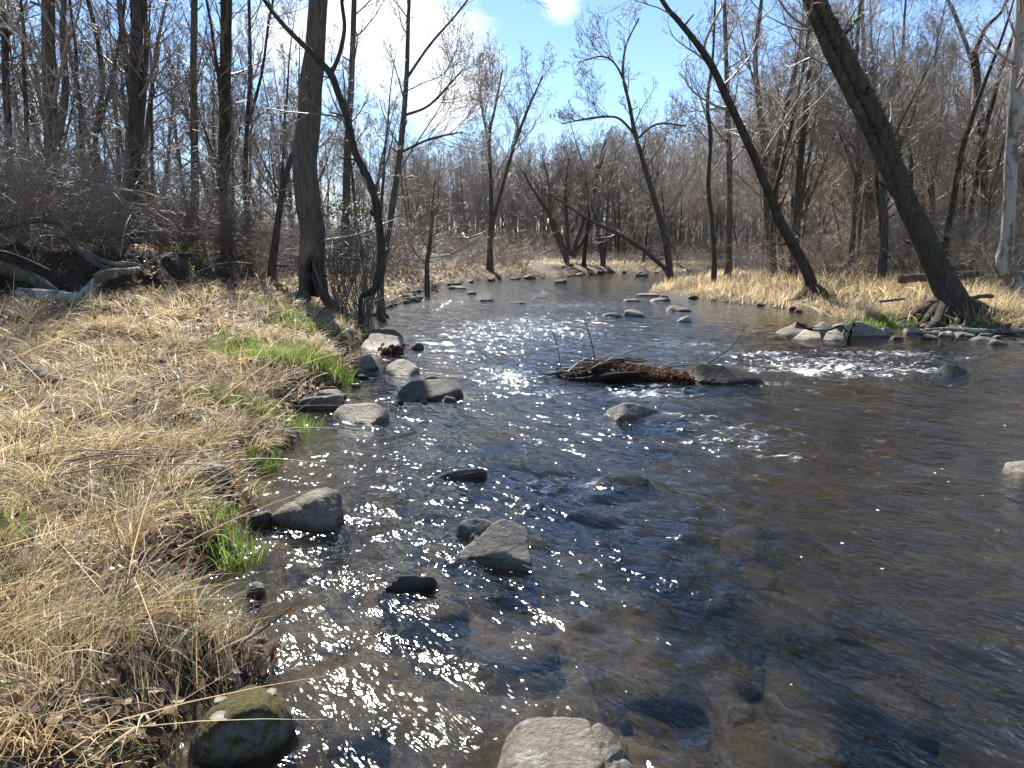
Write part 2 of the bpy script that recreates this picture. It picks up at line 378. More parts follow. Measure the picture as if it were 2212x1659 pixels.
def build_ground():
    xs = lines(-9, 9, 0.085, -900, 900); ys = lines(0.5, 18, 0.085, -60, 1500, 1.045)
    X, Y, Fq = grid(xs, ys); x, y = X.ravel(), Y.ravel()
    sd = riv(x, y); z = H(x, y, sd)
    m, nt = newmat('ground_soil'); c = tc(nt)
    a = nd(nt, 'ShaderNodeAttribute', attribute_name='shore').outputs['Fac']
    n1 = noise(nt, c, 3.0, 8, 0.7); n2 = noise(nt, c, 26, 6, 0.75); n0 = noise(nt, c, 0.35, 4)
    thatch = ramp(nt, n2, [(0.3, (0.060, 0.042, 0.026)), (0.55, (0.17, 0.125, 0.075)), (0.75, (0.32, 0.25, 0.15))])
    litter = ramp(nt, n2, [(0.3, (0.045, 0.032, 0.022)), (0.6, (0.13, 0.085, 0.055)), (0.8, (0.24, 0.17, 0.11))])
    land = mixc(nt, ramp(nt, n0, [(0.42, (0, 0, 0)), (0.62, (1, 1, 1))]), thatch, litter)
    mud = ramp(nt, n1, [(0.3, (0.030, 0.022, 0.015)), (0.7, (0.085, 0.062, 0.042))])
    land = mixc(nt, ramp(nt, mth(nt, 'ADD', a, mth(nt, 'MULTIPLY', n1, 0.25)), [(0.25, (0, 0, 0)), (0.55, (1, 1, 1))]), mud, land)
    # stream bed: cobbles, sand and algae
    wob = nd(nt, 'ShaderNodeTexNoise', i_Scale=9.0, i_Detail=5.0); lk(nt, c, wob.inputs['Vector'])
    vw = mixc(nt, 0.07, c, wob.outputs['Color'], 'ADD')
    vo = nd(nt, 'ShaderNodeTexVoronoi', i_Scale=7.5); lk(nt, vw, vo.inputs['Vector'])
    vb = nd(nt, 'ShaderNodeTexVoronoi', i_Scale=2.2); lk(nt, vw, vb.inputs['Vector'])
    hsv = nd(nt, 'ShaderNodeSeparateColor'); lk(nt, vo.outputs['Color'], hsv.inputs[0])
    hsb = nd(nt, 'ShaderNodeSeparateColor'); lk(nt, vb.outputs['Color'], hsb.inputs[0])
    pal = [(0.0, (0.06, 0.048, 0.034)), (0.35, (0.15, 0.12, 0.084)), (0.65, (0.32, 0.255, 0.175)), (1.0, (0.32, 0.285, 0.235))]
    st = mixc(nt, 0.45, ramp(nt, hsv.outputs[0], pal), ramp(nt, hsb.outputs[1], pal))
    st = mixc(nt, ramp(nt, n2, [(0.45, (0, 0, 0)), (0.68, (.7, .7, .7))]), st, (0.29, 0.22, 0.135))
    st = mixc(nt, ramp(nt, noise(nt, c, 9, 6, .75), [(0.38, (.9, .9, .9)), (0.58, (0, 0, 0))]), st, (0.02, 0.016, 0.011))
    alg = ramp(nt, noise(nt, c, 0.8, 5, 0.65), [(0.42, (0, 0, 0)), (0.6, (1, 1, 1))])
    st = mixc(nt, mth(nt, 'MULTIPLY', alg, 0.65), st, (0.042, 0.032, 0.019))
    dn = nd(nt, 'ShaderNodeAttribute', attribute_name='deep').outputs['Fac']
    st = mixc(nt, mth(nt, 'MULTIPLY', dn, 0.88), st, ramp(nt, n1, [(0.40, (0.008, 0.007, 0.006)), (0.74, (0.050, 0.035, 0.019))]))  # bed colour darkened by position, standing in for light absorbed by deeper water
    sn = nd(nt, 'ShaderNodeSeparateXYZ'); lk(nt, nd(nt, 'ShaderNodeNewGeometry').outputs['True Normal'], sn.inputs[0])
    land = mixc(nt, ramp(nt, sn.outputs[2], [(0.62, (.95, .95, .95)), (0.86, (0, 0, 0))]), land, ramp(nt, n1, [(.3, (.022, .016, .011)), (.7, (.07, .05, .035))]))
    col = mixc(nt, mth(nt, 'GREATER_THAN', a, 0.0), st, land)
    hb = mth(nt, 'ADD', mth(nt, 'MULTIPLY', n2, 0.03), mth(nt, 'MULTIPLY', n1, 0.03))
    principled(nt, col, 0.85, bump(nt, hb, 1.0), 0.2)
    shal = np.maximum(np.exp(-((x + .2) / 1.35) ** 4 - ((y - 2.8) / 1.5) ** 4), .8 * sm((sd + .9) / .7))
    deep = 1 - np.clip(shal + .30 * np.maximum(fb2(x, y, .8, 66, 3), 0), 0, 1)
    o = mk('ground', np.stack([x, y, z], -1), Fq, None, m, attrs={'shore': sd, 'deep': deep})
    tag(o, kind='structure')
build_ground()

# ------------------------------------------------------------------ rocks
_ico = {}
def ico(s):
    if s not in _ico:
        bm = bmesh.new(); bmesh.ops.create_icosphere(bm, subdivisions=s, radius=1)
        bm.verts.ensure_lookup_table()
        _ico[s] = (np.array([v.co[:] for v in bm.verts]), np.array([[v.index for v in f.verts] for f in bm.faces])); bm.free()
    return _ico[s]
def hull_planes(pts):
    bm = bmesh.new()
    for p in pts: bm.verts.new(p)
    r = bmesh.ops.convex_hull(bm, input=bm.verts[:]); bm.normal_update()
    c = np.mean(pts, 0); pl = []
    for f in bm.faces:
        n = np.array(f.normal[:]); d = float(np.dot(n, np.array(f.verts[0].co[:]) - c))
        if d < 0: n, d = -n, -d
        if f.calc_area() > 1e-7: pl.append((n, max(d, 1e-3)))
    bm.free()
    out = []
    for n, d in sorted(pl, key=lambda q: q[1]):
        for i, (m, e, k) in enumerate(out):
            if n @ m > .975: out[i] = (m, e, k + 1); break
        else: out.append((n, d, 1))
    return c, np.array([p[0] for p in out]), np.array([p[1] for p in out])
ROCKS = []
def rock_from_planes(name, c, N, D, sub, p, amp, seed, mat, cracks=(), size=0.3):
    U, Ft = ico(sub)
    q = np.maximum(U @ N.T, 0) / D[None, :]
    r = (np.sum(q ** p, 1)) ** (-1.0 / p)
    V = U * r[:, None]
    s = 1.0 / size
    n = fbm(V * s * 1.6 + seed * 7.1, seed, 3) * 0.8 + fbm(V * s * 5 + seed * 3.3, seed + 5, 5, .62) * 0.42 - 0.5 * np.maximum(fbm(V * s * np.array([3, 3, 7]) + seed, seed + 3, 4, .6) - .25, 0)
    V = V * (1 + amp * n)[:, None]
    for (q0, qn, wd, dp) in cracks:
        qn = nrm(np.asarray(qn, float)); dist = (V + c - np.asarray(q0)) @ qn + 0.02 * size * fbm(V * s * 5, seed + 9, 3)
        V = V - nrm(U) * (dp * np.exp(-(dist / wd) ** 2))[:, None]
    base = np.array([c[0], c[1], 0.0])
    o = mk(name, V + (c - base), None, Ft, mat); o.location = base
    ROCKS.append((c[0], c[1], size))
    return o
def hrock(label, pts, mat, sub=5, p=9, amp=0.05, seed=1, under=0.18, cracks=(), name='river_rock', cat='rock', group=None, grow=1.16):
    """pts: (px, py, z): a corner seen at that height; the rest of the stone goes down under the water"""
    w = [W(a, b, z) for a, b, z in pts]
    c = np.mean(w, 0)
    low = [np.array([c[0] + (q[0] - c[0]) * grow, c[1] + (q[1] - c[1]) * grow, -under]) for q in w]
    c2, N, D = hull_planes(np.array(w + low))
    size = float(np.max(np.linalg.norm(np.array(w) - c, axis=1)))
    return tag(rock_from_planes(name, c2, N, D, sub, p * 1.8, amp, seed, mat, cracks, size), label, cat, group)
def brock(label, x0, x1, yt, yb, mat, seed, sub=4, dep=0.75, flat=0.6, p=15, amp=0.09, lean=0.0, name='river_rock', cat='rock', group=None, z0=0.0):
    """stone by the box it shows: x0..x1, top yt, waterline yb, standing at z0"""
    xm = (x0 + x1) / 2
    f = W(xm, yb, z0); wd = (x1 - x0) * f[1] / F
    dd = wd * dep
    top = PY(xm, yt, f[1] + dd * 0.5)[2] - z0
    if top < 0.02: top = 0.02 + wd * 0.04
    r = np.random.default_rng(seed)
    n = nrm(r.normal(size=(13, 3))); d = 0.86 + 0.22 * r.random(13)
    n = np.concatenate([n, [[lean + r.normal() * .25, r.normal() * .25, 1.0], [0, 0, -1], [1, 0, r.uniform(.1, .7)], [-1, 0, r.uniform(.1, .7)], [0, -1, r.uniform(.4, 1.0)], [0, 1, .2]]]); n = nrm(n)
    d = np.concatenate([d, [flat + .15, 1, 1, 1, .95, 1]])
    sx, sy, sz = wd / 2, dd / 2, top / (flat + .15)
    n2 = n / np.array([sx, sy, sz]); l = np.linalg.norm(n2, axis=1)
    c = np.array([f[0] * (1 + dd / 2 / f[1]), f[1] + dd / 2, z0])
    return tag(rock_from_planes(name, c, n2 / l[:, None], d / l, sub, p, amp, seed, mat, (), max(wd, 0.05) / 2), label, cat, group)

def build_rocks():
    global MOSSY
    # foreground
    cr = W(1283, 1560, 0.15)
    hrock('big flat-topped tan boulder with lichen and a crack, closest to the camera', [(1085, 1610, .08), (1112, 1562, .15), (1150, 1541, .17), (1258, 1536, .17), (1318, 1560, .14), (1352, 1605, .08),
          (1385, 1680, .02), (1065, 1700, .03), (1120, 1790, .12), (1300, 1790, .12)], ROCK_LICHEN, 6, 12, 0.035, 3, cracks=[(cr, (1, .22, 0), .010, .03), (W(1330, 1640, .1), (.75, -.5, .1), .006, .012)], name='boulder', cat='boulder')
    MOSSY = hrock('round boulder with green moss and fallen leaves on it, beside the grassy bank', [(402, 1600, .05), (440, 1530, .12), (490, 1482, .15), (560, 1465, .15), (620, 1485, .13), (652, 1545, .05), (645, 1580, .0), (520, 1650, .0), (425, 1655, .0),
          (470, 1550, .175), (560, 1520, .20), (540, 1490, .19), (600, 1540, .15), (500, 1590, .12), (430, 1600, .09)], ROCK_MOSS, 6, 5.5, 0.05, 5, under=.10, grow=1.02, name='boulder', cat='boulder')
    hrock('wedge-shaped furrowed tan rock near the green tufts on the bank', [(582, 1112, .05), (640, 1068, .15), (690, 1050, .19), (738, 1058, .17), (745, 1095, .06), (728, 1145, 0), (690, 1150, .0), (615, 1140, 0), (600, 1130, .0), (690, 1075, .18)],
          ROCK_LICHEN, 6, 10, 0.06, 8, cracks=[(W(660, 1095, .1), (.35, .2, .9), .010, .007), (W(700, 1110, .08), (-.6, .3, .5), .008, .006)])
    hrock('tall peaked grey slab with a shaded side in midstream', [(985, 1205, 0), (1060, 1222, 0), (1150, 1236, 0), (1075, 1128, .17), (1105, 1122, .19), (1128, 1132, .17), (1142, 1175, .05), (1140, 1190, 0.0), (1030, 1160, .10), (1085, 1185, .09)],
          ROCK, 6, 14, 0.03, 11, cracks=[(W(1040, 1200, .05), (.3, 1, .4), .006, .008)])
    hrock('small rounded grey rock tucked behind the peaked slab', [(982, 1150, .0), (990, 1128, .08), (1012, 1114, .11), (1050, 1118, .10), (1075, 1140, .04), (1060, 1168, 0), (1010, 1168, 0)], ROCK, 5, 7, 0.05, 12)
    hrock('dark triangular rock with a ridge top among the glints', [(822, 1284, 0), (850, 1246, .08), (865, 1236, .10), (938, 1246, .07), (946, 1264, .0), (905, 1284, 0), (890, 1240, .085)], ROCK_DARK, 5, 13, 0.06, 14)
    hrock('low wet stone with water spilling over it beside the triangular rock', [(870, 1318, -.02), (900, 1296, .015), (950, 1290, .02), (1000, 1300, .0), (1010, 1325, -.03), (940, 1345, -.03)], ROCK_BROWN, 5, 6, 0.05, 15, under=.15)
    hrock('long low grey rock with a narrow nose and a twig', [(934, 1034, 0), (948, 1020, .035), (1000, 1010, .075), (1045, 1008, .08), (1056, 1016, .04), (1050, 1026, 0), (985, 1034, 0)], ROCK, 5, 8, 0.05, 16)
    hrock('flat speckled stone almost awash behind the small cascade', [(1300, 1050, .02), (1310, 1036, .05), (1340, 1026, .08), (1385, 1024, .08), (1402, 1034, .05), (1395, 1048, .02), (1340, 1054, .02)], ROCK_BROWN, 5, 8, 0.04, 17, under=.10, grow=1.5)
    hrock('smooth grey rock with a long submerged tail in front of the leaf jam', [(1303, 900, .0), (1312, 880, .08), (1345, 868, .15), (1385, 870, .13), (1430, 884, .05), (1440, 892, .0), (1370, 906, 0), (1330, 910, 0)], ROCK, 5, 7, 0.03, 18)
    hrock('submerged stone under the smooth swell of water', [(1390, 908, -.01), (1440, 893, .03), (1490, 897, .02), (1500, 910, -.04), (1430, 918, -.04)], ROCK_DARK, 4, 6, 0.03, 19)
    hrock('broad dark slab tilted toward the viewer, beside the left channel', [(852, 862, .0), (856, 850, .05), (880, 825, .15), (895, 820, .17), (975, 824, .15), (998, 838, .12), (995, 860, 0), (940, 866, .0), (885, 870, 0)], ROCK_DARK, 5, 14, 0.03, 20)
    hrock('large smooth loaf-shaped grey rock at the bank edge', [(710, 900, .0), (722, 880, .09), (770, 869, .15), (818, 870, .15), (845, 888, .08), (848, 905, 0), (800, 917, .0), (745, 912, 0)], ROCK_PALE, 5, 8, 0.04, 21)
    hrock('pale pitted rock with a horn on top, below the bright slab', [(824, 800, .0), (830, 788, .08), (868, 773, .20), (880, 779, .14), (900, 790, .10), (906, 805, 0), (885, 812, .0), (840, 811, 0)], ROCK_PALE, 5, 10, 0.06, 22)
    hrock('flat-topped dark block with a sloping front near the grass', [(750, 797, .0), (757, 768, .20), (800, 766, .21), (808, 774, .17), (820, 797, 0), (790, 801, 0)], ROCK, 5, 16, 0.03, 23)
    hrock('squat rough block against the bank, next to the flat-topped block', [(716, 793, .0), (722, 769, .18), (742, 767, .18), (750, 775, .14), (750, 795, 0)], ROCK_BROWN, 4, 10, 0.06, 24)
    cw = W(806, 738, .2)
    hrock('bright cracked slab leaning at the waterline of the left bank', [(776, 752, .0), (784, 738, .10), (800, 717, .21), (835, 722, .18), (868, 728, .15), (872, 745, .05), (868, 760, 0), (810, 760, 0), (780, 748, .04)], ROCK_PALE, 5, 14, 0.03, 25,
          cracks=[(cw, (1, .28, 0), .03, .05)])
    hrock('mossy dark boulder standing behind the bright cracked slab', [(778, 728, .10), (790, 712, .25), (830, 705, .29), (856, 711, .25), (870, 728, .06), (870, 736, 0), (785, 736, 0)], ROCK_SOFTMOSS, 5, 10, 0.05, 26)
    hrock('small dark pointed rock with a wake trailing off it', [(885, 756, 0), (890, 748, .06), (903, 739, .15), (915, 742, .1), (918, 754, .0), (900, 757, 0)], ROCK_DARK, 4, 10, 0.05, 27)
    hrock('long dark boulder that holds the leaf jam', [(1480, 815, .05), (1486, 792, .18), (1510, 783, .25), (1570, 787, .22), (1630, 803, .10), (1660, 826, .0), (1560, 832, .0), (1490, 828, 0)], ROCK_WET, 5, 8, 0.04, 29, name='boulder', cat='boulder')
    hrock('dark humped rock in the white rapids', [(2012, 810, 0), (2025, 796, .07), (2045, 783, .16), (2062, 784, .15), (2095, 802, .02), (2060, 813, 0)], ROCK_WET, 5, 9, 0.05, 30)
    hrock('pale rounded rock cut off by the edge of the photo', [(2164, 1010, .02), (2172, 994, .09), (2210, 990, .12), (2260, 996, .10), (2275, 1025, 0), (2215, 1040, 0), (2180, 1030, 0)], ROCK_PALE, 5, 8, 0.05, 31)
    b = brock
    b('small dark-sided stone alone in the shallows by the grass', 531, 576, 1262, 1290, ROCK, 40, 4, .6, .6)
    b('dark stone touching the wedge-shaped furrowed rock', 538, 592, 1108, 1138, ROCK_DARK, 41, 4, .7)
    b('brown stone half buried under the straw at the bank edge', 375, 500, 1000, 1050, ROCK_BROWN, 42, 5, .7, .6, z0=.15)
    b('flat bank stone with a stick lying across it', 637, 740, 858, 890, ROCK_BROWN, 43, 5, .5, .5)
    b('rounded bank stone above the stick', 676, 748, 845, 866, ROCK, 44, 4, .6, .6, z0=.05)
    b('tiny dark pebble between the loaf rock and the dark slab', 858, 874, 866, 874, ROCK_DARK, 45, 3)
    b('small wet stone under the front edge of the dark slab', 905, 925, 865, 873, ROCK, 46, 3)
    b('grey stone at the corner of the dark slab', 955, 985, 857, 869, ROCK, 47, 4)
    b('pale cap of stone peeping behind the dark slab', 918, 948, 813, 822, ROCK_PALE, 48, 3)
    b('white low stone in front of the flat-topped block', 756, 790, 797, 806, ROCK_PALE, 49, 3)
    b('smooth oval rock in the far shallows', 1344, 1392, 670, 685, ROCK, 50, 4, .8, .8)
    b('low rock beside the smooth oval rock', 1299, 1338, 677, 684, ROCK, 51, 3)
    b('tiny brown stone below the smooth oval rock', 1327, 1345, 680, 686, ROCK_BROWN, 52, 3)
    b('pale whaleback rock off the grassy point', 1440, 1490, 663, 673, ROCK_BROWN, 53, 4, .7, .8)
    b('pale pyramid rock with a dark base off the grassy point', 1460, 1497, 679, 697, ROCK_PALE, 54, 4, .8, 1.0, 5)
    b('dark pointed rock at the tip of the grassy point', 1420, 1449, 633, 648, ROCK_DARK, 55, 4, .8, 1.0, 5)
    b('pale stone at the foot of the dark pointed rock', 1406, 1446, 644, 651, ROCK_BROWN, 56, 3)
    b('light flat stone upstream of the whaleback rock', 1345, 1382, 646, 652, ROCK_BROWN, 57, 3)
    b('long pale shoal stone at the grassy tip', 1370, 1430, 634, 640, ROCK_PALE, 58, 3)
    b('small dark stone far up the channel', 1198, 1226, 605, 612, ROCK_DARK, 59, 3)
    b('dark slab breaking the surface near the far bend', 1368, 1402, 591, 597, ROCK_DARK, 60, 3, .5)
    b('flat dark ledge stone in the glittering riffle', 1102, 1134, 652, 657, ROCK_DARK, 61, 3)
    b('black flat stone left of the ledge stone', 1036, 1066, 646, 651, ROCK_DARK, 62, 3)
    b('small dark hump in the far left shallows', 1010, 1030, 630, 636, ROCK_DARK, 63, 3)
    b('long low stone at the far left shoreline', 968, 1008, 618, 625, ROCK_BROWN, 64, 3)
    # rocks of the bar by the right bank
    hrock('smooth tan rock at the upstream tip of the bar', [(1672, 719, 0), (1690, 707, .09), (1714, 700, .15), (1744, 709, .08), (1742, 722, 0), (1700, 724, 0)], ROCK_BROWN, 4, 9, .05, 71, grow=1.05)
    hrock('rounded grey rock at the upstream end of the bar, behind', [(1704, 702, .12), (1722, 693, .24), (1742, 697, .20), (1750, 712, .05), (1712, 713, .05)], ROCK_BROWN, 4, 10, .05, 70, grow=1.05)
    hrock('sloping pale grey rock at the water side of the bar', [(1710, 733, 0), (1735, 714, .12), (1760, 706, .19), (1772, 716, .12), (1776, 734, 0), (1745, 736, 0)], ROCK_PALE, 4, 16, .05, 72, grow=1.05)
    hrock('steep grey rock in the middle of the bar', [(1760, 702, .2), (1776, 693, .29), (1796, 700, .22), (1800, 718, .08), (1768, 718, .08)], ROCK, 4, 16, .05, 73, grow=1.05)
    hrock('blocky grey rock right of the steep one', [(1778, 734, 0), (1787, 713, .14), (1806, 707, .19), (1822, 721, .08), (1828, 735, 0), (1800, 738, 0)], ROCK, 4, 16, .05, 74, grow=1.05)
    hrock('long pale plank-like slab across the bar', [(1818, 720, .1), (1826, 692, .36), (1852, 692, .36), (1895, 706, .22), (1940, 722, .06), (1935, 728, 0), (1850, 730, 0)], ROCK_PALE, 5, 14, 0.03, 75)
    b('pale stone wedged behind the plank-like slab', 1796, 1826, 700, 712, ROCK_PALE, 76, 4)
    b('light cube-like stone past the end of the slab', 1950, 1984, 706, 722, ROCK_PALE, 77, 4, .8, .8)
    b('dark flat stone near the bleached driftwood', 1985, 2022, 716, 725, ROCK_DARK, 78, 3)
    b('grey hump under the bleached driftwood', 2062, 2096, 718, 727, ROCK, 79, 4)
    b('round pale stone in front of the driftwood', 2098, 2144, 727, 738, ROCK_PALE, 80, 4, .8, .8)
    b('grey wedge rock at the downstream end of the bar', 2134, 2172, 730, 746, ROCK, 81, 4, .8, .9, 5)
    b('small dark stone in the chute beside the bar', 1922, 1950, 726, 735, ROCK_DARK, 82, 3)
    b('low tan stone in the chute', 1990, 2026, 724, 734, ROCK_BROWN, 83, 3)
    b('low pale stone close to the chute', 2030, 2062, 718, 729, ROCK_PALE, 84, 3)
    b('grey stone at the bank foot by the roots', 1935, 1965, 692, 706, ROCK, 85, 3)
    b('broken pale block below the leaning tree roots', 1898, 1928, 709, 722, ROCK_PALE, 86, 4)
    # flat stones lying on the bed, under clear water
    q = np.random.default_rng(95); k = 0
    while k < 34:
        x, y = q.uniform(-1.6, 1.7), q.uniform(1.9, 5.0)
        if float(riv(np.array([x]), np.array([y]))[0]) > -.25 or any((x - a) ** 2 + (y - b) ** 2 < (c + .12) ** 2 for a, b, c in ROCKS): continue
        w = .10 + .22 * q.random() ** 1.5; n_ = nrm(np.concatenate([q.normal(size=(9, 3)), np.eye(3), -np.eye(3)])); d = w * (.8 + .4 * q.random(15)) * np.where(np.abs(n_[:, 2]) > .5, .4, 1)
        zb = float(H(np.array([x]), np.array([y]))[0]); c = np.array([x, y, min(zb + .01, -.06 - w * .42)])
        tag(rock_from_planes('bed_stone', c, n_, d, 3, 14, .08, 700 + k, [ROCK_BROWN, ROCK_DARK, ROCK][k % 3], (), w), 'brown flat stone on the stream bed seen through the clear shallows', 'stone', 'stones on the stream bed'); k += 1
    # stones of the shorelines
    r = np.random.default_rng(91)
    def shore(a, bb, n, lo, hi, label, group, mats, off=0.1, seed0=200):
        for i in range(n):
            t = (i + r.random()) / n * (len(a) - 1); k = int(t); f = t - k
            q = W(*(np.array(a[k]) * (1 - f) + np.array(a[k + 1]) * f))
            w = lo + (hi - lo) * r.random() ** 1.6
            n_ = nrm(np.concatenate([r.normal(size=(10, 3)), np.eye(3), -np.eye(3)])); d = (1 + .2 * r.random(16)) * w / 2
            n2 = nrm(n_ / np.array([1, .8, .6])); 
            c = np.array([q[0] + r.normal() * off, q[1] + r.normal() * off * 2, 0.02 + w * .08])
            tag(rock_from_planes('shore_stone', c, n2, d * np.where(np.abs(n2[:, 2]) > .5, .5, 1) * (.8 + .35 * r.random(16)), 3, 16, .09, seed0 + i, mats[i % len(mats)], (), w / 2), label, 'stone', group)
    shore([(800, 680), (840, 662), (882, 656), (862, 645), (900, 632), (960, 620), (1000, 613)], 0, 34, .15, .6, 'dark stone in the row edging the left bank above the curved tree', 'dark stones edging the left bank', [ROCK_DARK, ROCK_BROWN, ROCK_DARK, ROCK_SOFTMOSS], .25)
    shore([(1000, 612), (1100, 603.5), (1200, 597), (1300, 590.5)], 0, 18, .25, .8, 'stone along the far grassy waterline before the bend', 'stones along the far waterline', [ROCK_PALE, ROCK_DARK, ROCK, ROCK_BROWN], .5, 300)
    shore([(1240, 596), (1340, 588), (1420, 590)], 0, 8, .2, .6, 'pale stone on the far bend below the road', 'stones on the far bend', [ROCK_PALE, ROCK], .6, 340)
    shore([(1490, 646), (1600, 657), (1700, 668), (1790, 684)], 0, 9, .10, .40, 'dark clod-like stone under the lip of the straw-covered right bank', 'dark stones under the right bank', [ROCK_DARK, ROCK_BROWN], .15, 360)
    shore([(1900, 706), (2000, 715), (2080, 722), (2200, 732)], 0, 34, .06, .30, 'small shingle stone of the bar at the right bank', 'shingle stones of the bar', [ROCK_PALE, ROCK, ROCK_BROWN], .35, 380)
    shore([(700, 862), (735, 842), (765, 806), (740, 790)], 0, 9, .08, .25, 'fist-sized stone at the leafy edge of the left bank', 'small stones at the leafy left edge', [ROCK, ROCK_DARK, ROCK_BROWN], .1, 420)
build_rocks()
def bank_slab():
    w = [G(*p) for p in [(645, 682), (672, 676), (702, 677), (745, 698), (775, 722), (756, 727), (690, 708)]]
    w = [q + np.array([0, 0, .06]) for q in w]; low = [q - np.array([0, 0, .22]) for q in w]
    c, N, D = hull_planes(np.array(w + low))
    tag(rock_from_planes('stone_slab', c, N, D, 5, 26, .03, 28, ROCK_BROWN, (), .8), 'wide flat grey slab lying on the grassy bank', 'rock')
bank_slab()

# ------------------------------------------------------------------ water
def build_water():
    xs = lines(-3.2, 9.0, 0.05, -14, 125, 1.05); ys = lines(1.2, 15, 0.05, -12, 96, 1.035)
    X, Y, Fq = grid(xs, ys); x, y = X.ravel(), Y.ravel()
    sd = riv(x, y)
    fl = np.array([0.62, -0.78]); pr = np.array([0.78, 0.62])
    a = x * fl[0] + y * fl[1]; b = x * pr[0] + y * pr[1]
    amp = 0.28 + 0.20 * sm((y - 2.4) / 2.0)
    foam = np.zeros(x.shape)
    def blob(px, py, rx, ry, v, arr, rot=0.0):
        c = W(px, py); k = c[1] / F; dx, dy = x - c[0], y - c[1]
        ryw = ry * c[1] ** 2 / (F * EYE)
        if rot: dx, dy = dx * math.cos(rot) + dy * math.sin(rot), -dx * math.sin(rot) + dy * math.cos(rot)
        return np.maximum(arr, v * np.exp(-((dx / (rx * k)) ** 2 + (dy / ryw) ** 2)))
    for q in [(1100, 720, 260, 60, 1.0), (1250, 690, 250, 40, .9), (1750, 790, 350, 45, 1.5), (1950, 780, 160, 25, 1.5), (1120, 820, 110, 40, 1.2), (1560, 950, 200, 50, 1.0), (1200, 1050, 90, 30, 1.1), (950, 655, 160, 18, .9), (1400, 850, 150, 30, .8),
              (1150, 640, 300, 25, .8), (800, 1230, 200, 80, .62), (1900, 880, 450, 70, .8), (1700, 1150, 700, 260, .75), (1250, 950, 400, 120, .75)]:
        amp = blob(*q, amp)
    for q in [(1740, 805, 85, 12, 1.0), (1620, 800, 60, 10, .75), (1820, 778, 120, 7, .75), (1950, 783, 90, 6, .75), (1850, 760, 130, 5, .7), (1960, 802, 70, 7, .9), (2080, 775, 40, 5, .7), (1700, 775, 90, 6, .8), (1800, 795, 270, 30, .82), (1900, 765, 230, 16, .72), (1640, 765, 170, 10, .7), (1150, 700, 240, 45, .56), (1250, 660, 260, 16, .56), (1600, 940, 190, 50, .60), (1230, 1050, 120, 28, .72), (1400, 850, 180, 18, .68), (1110, 810, 110, 34, .70), (1190, 850, 70, 14, .72), (1500, 905, 150, 20, .58), (1700, 985, 160, 14, .6), (1980, 800, 150, 14, .75), (1500, 745, 160, 12, .6), (1650, 830, 120, 8, .66),
              (1075, 805, 26, 12, .72), (1172, 848, 24, 10, .78), (1640, 972, 32, 10, .72), (1195, 1058, 70, 16, .62), (1480, 760, 120, 6, .5), (1315, 902, 18, 7, .75), (1050, 1224, 60, 5, .72), (1130, 1238, 30, 4, .6),
              (930, 1312, 35, 14, .6), (1420, 832, 60, 5, .6), (1130, 830, 80, 12, .5), (950, 650, 60, 4, .55), (1550, 985, 60, 8, .5), (1120, 870, 40, 6, .5), (1000, 860, 16, 8, .55)]:
        foam = blob(*q, foam)
    z = amp * (0.020 * fbm(np.stack([a * 1.3, b * 2.4, x * 0], -1), 31, 3) + 0.020 * fbm(np.stack([a * 3.6, b * 6.5, x * 0], -1), 37, 3))
    z += np.maximum(amp - .7, 0) * 0.05 * fbm(np.stack([a * 2.2, b * 3.0, x * 0], -1), 41, 3)
    z += foam * 0.035 * fbm(np.stack([x * 9, y * 9, x * 0], -1), 43, 3)
    # swell where the water climbs over hidden stones, pillows and wakes at the rocks
    def swell(px, py, rx, ry, h):
        c = W(px, py); k = c[1] / F
        return h * np.exp(-(((x - c[0]) / (rx * k)) ** 2 + ((y - c[1]) / (ry * c[1] ** 2 / (F * EYE))) ** 2))
    z += swell(1450, 905, 60, 10, .05) + swell(1340, 1060, 80, 22, .04) - swell(1200, 1045, 70, 18, .05) + swell(930, 1310, 45, 20, .035) + swell(1850, 850, 220, 14, .04)
    for (rx, ry, rs) in ROCKS:
        if ry > 30: continue
        da = (x - rx) * fl[0] + (y - ry) * fl[1]; db = (x - rx) * pr[0] + (y - ry) * pr[1]
        rs = min(rs, .6)
        z += 0.018 * np.exp(-((da + rs * .9) / (rs * .35)) ** 2 - (db / (rs * .8)) ** 2)
        w_ = rs * .5 + np.maximum(da, 0) * .35
        z += np.where(da > -rs, 0.010 * np.exp(-((np.abs(db) - w_ - rs * .3) / (rs * .22 + .03)) ** 2) * np.exp(-np.maximum(da, 0) / (rs * 4)), 0)
    z *= sm(-sd / .25 + .3)
    # keep only the river
    keep = (sd < 0.5)[Fq].any(1)
    used = np.unique(Fq[keep]); mp = np.zeros(len(x), int); mp[used] = np.arange(len(used))
    m, nt = newmat('stream_water'); c = tc(nt)
    rot = mapping(nt, c, (1, 1, 1), (0, 0, -math.atan2(fl[1], fl[0])))
    s1 = mapping(nt, rot, (1.0, 1.9, 1))
    wa = nd(nt, 'ShaderNodeAttribute', attribute_name='wave').outputs['Fac']
    fo = nd(nt, 'ShaderNodeAttribute', attribute_name='foam').outputs['Fac']
    n0 = noise(nt, s1, 1.5, 2, 0.5, 0.3); n1 = noise(nt, s1, 3.8, 3, 0.55, 0.25); n2 = noise(nt, s1, 10.5, 2, 0.5, 0.2); n3 = noise(nt, rot, 30, 1, 0.5, 0.1)
    pt = ramp(nt, noise(nt, s1, 1.1, 3, .6, .5), [(.38, (.25, .25, .25)), (.62, (1.3, 1.3, 1.3))])
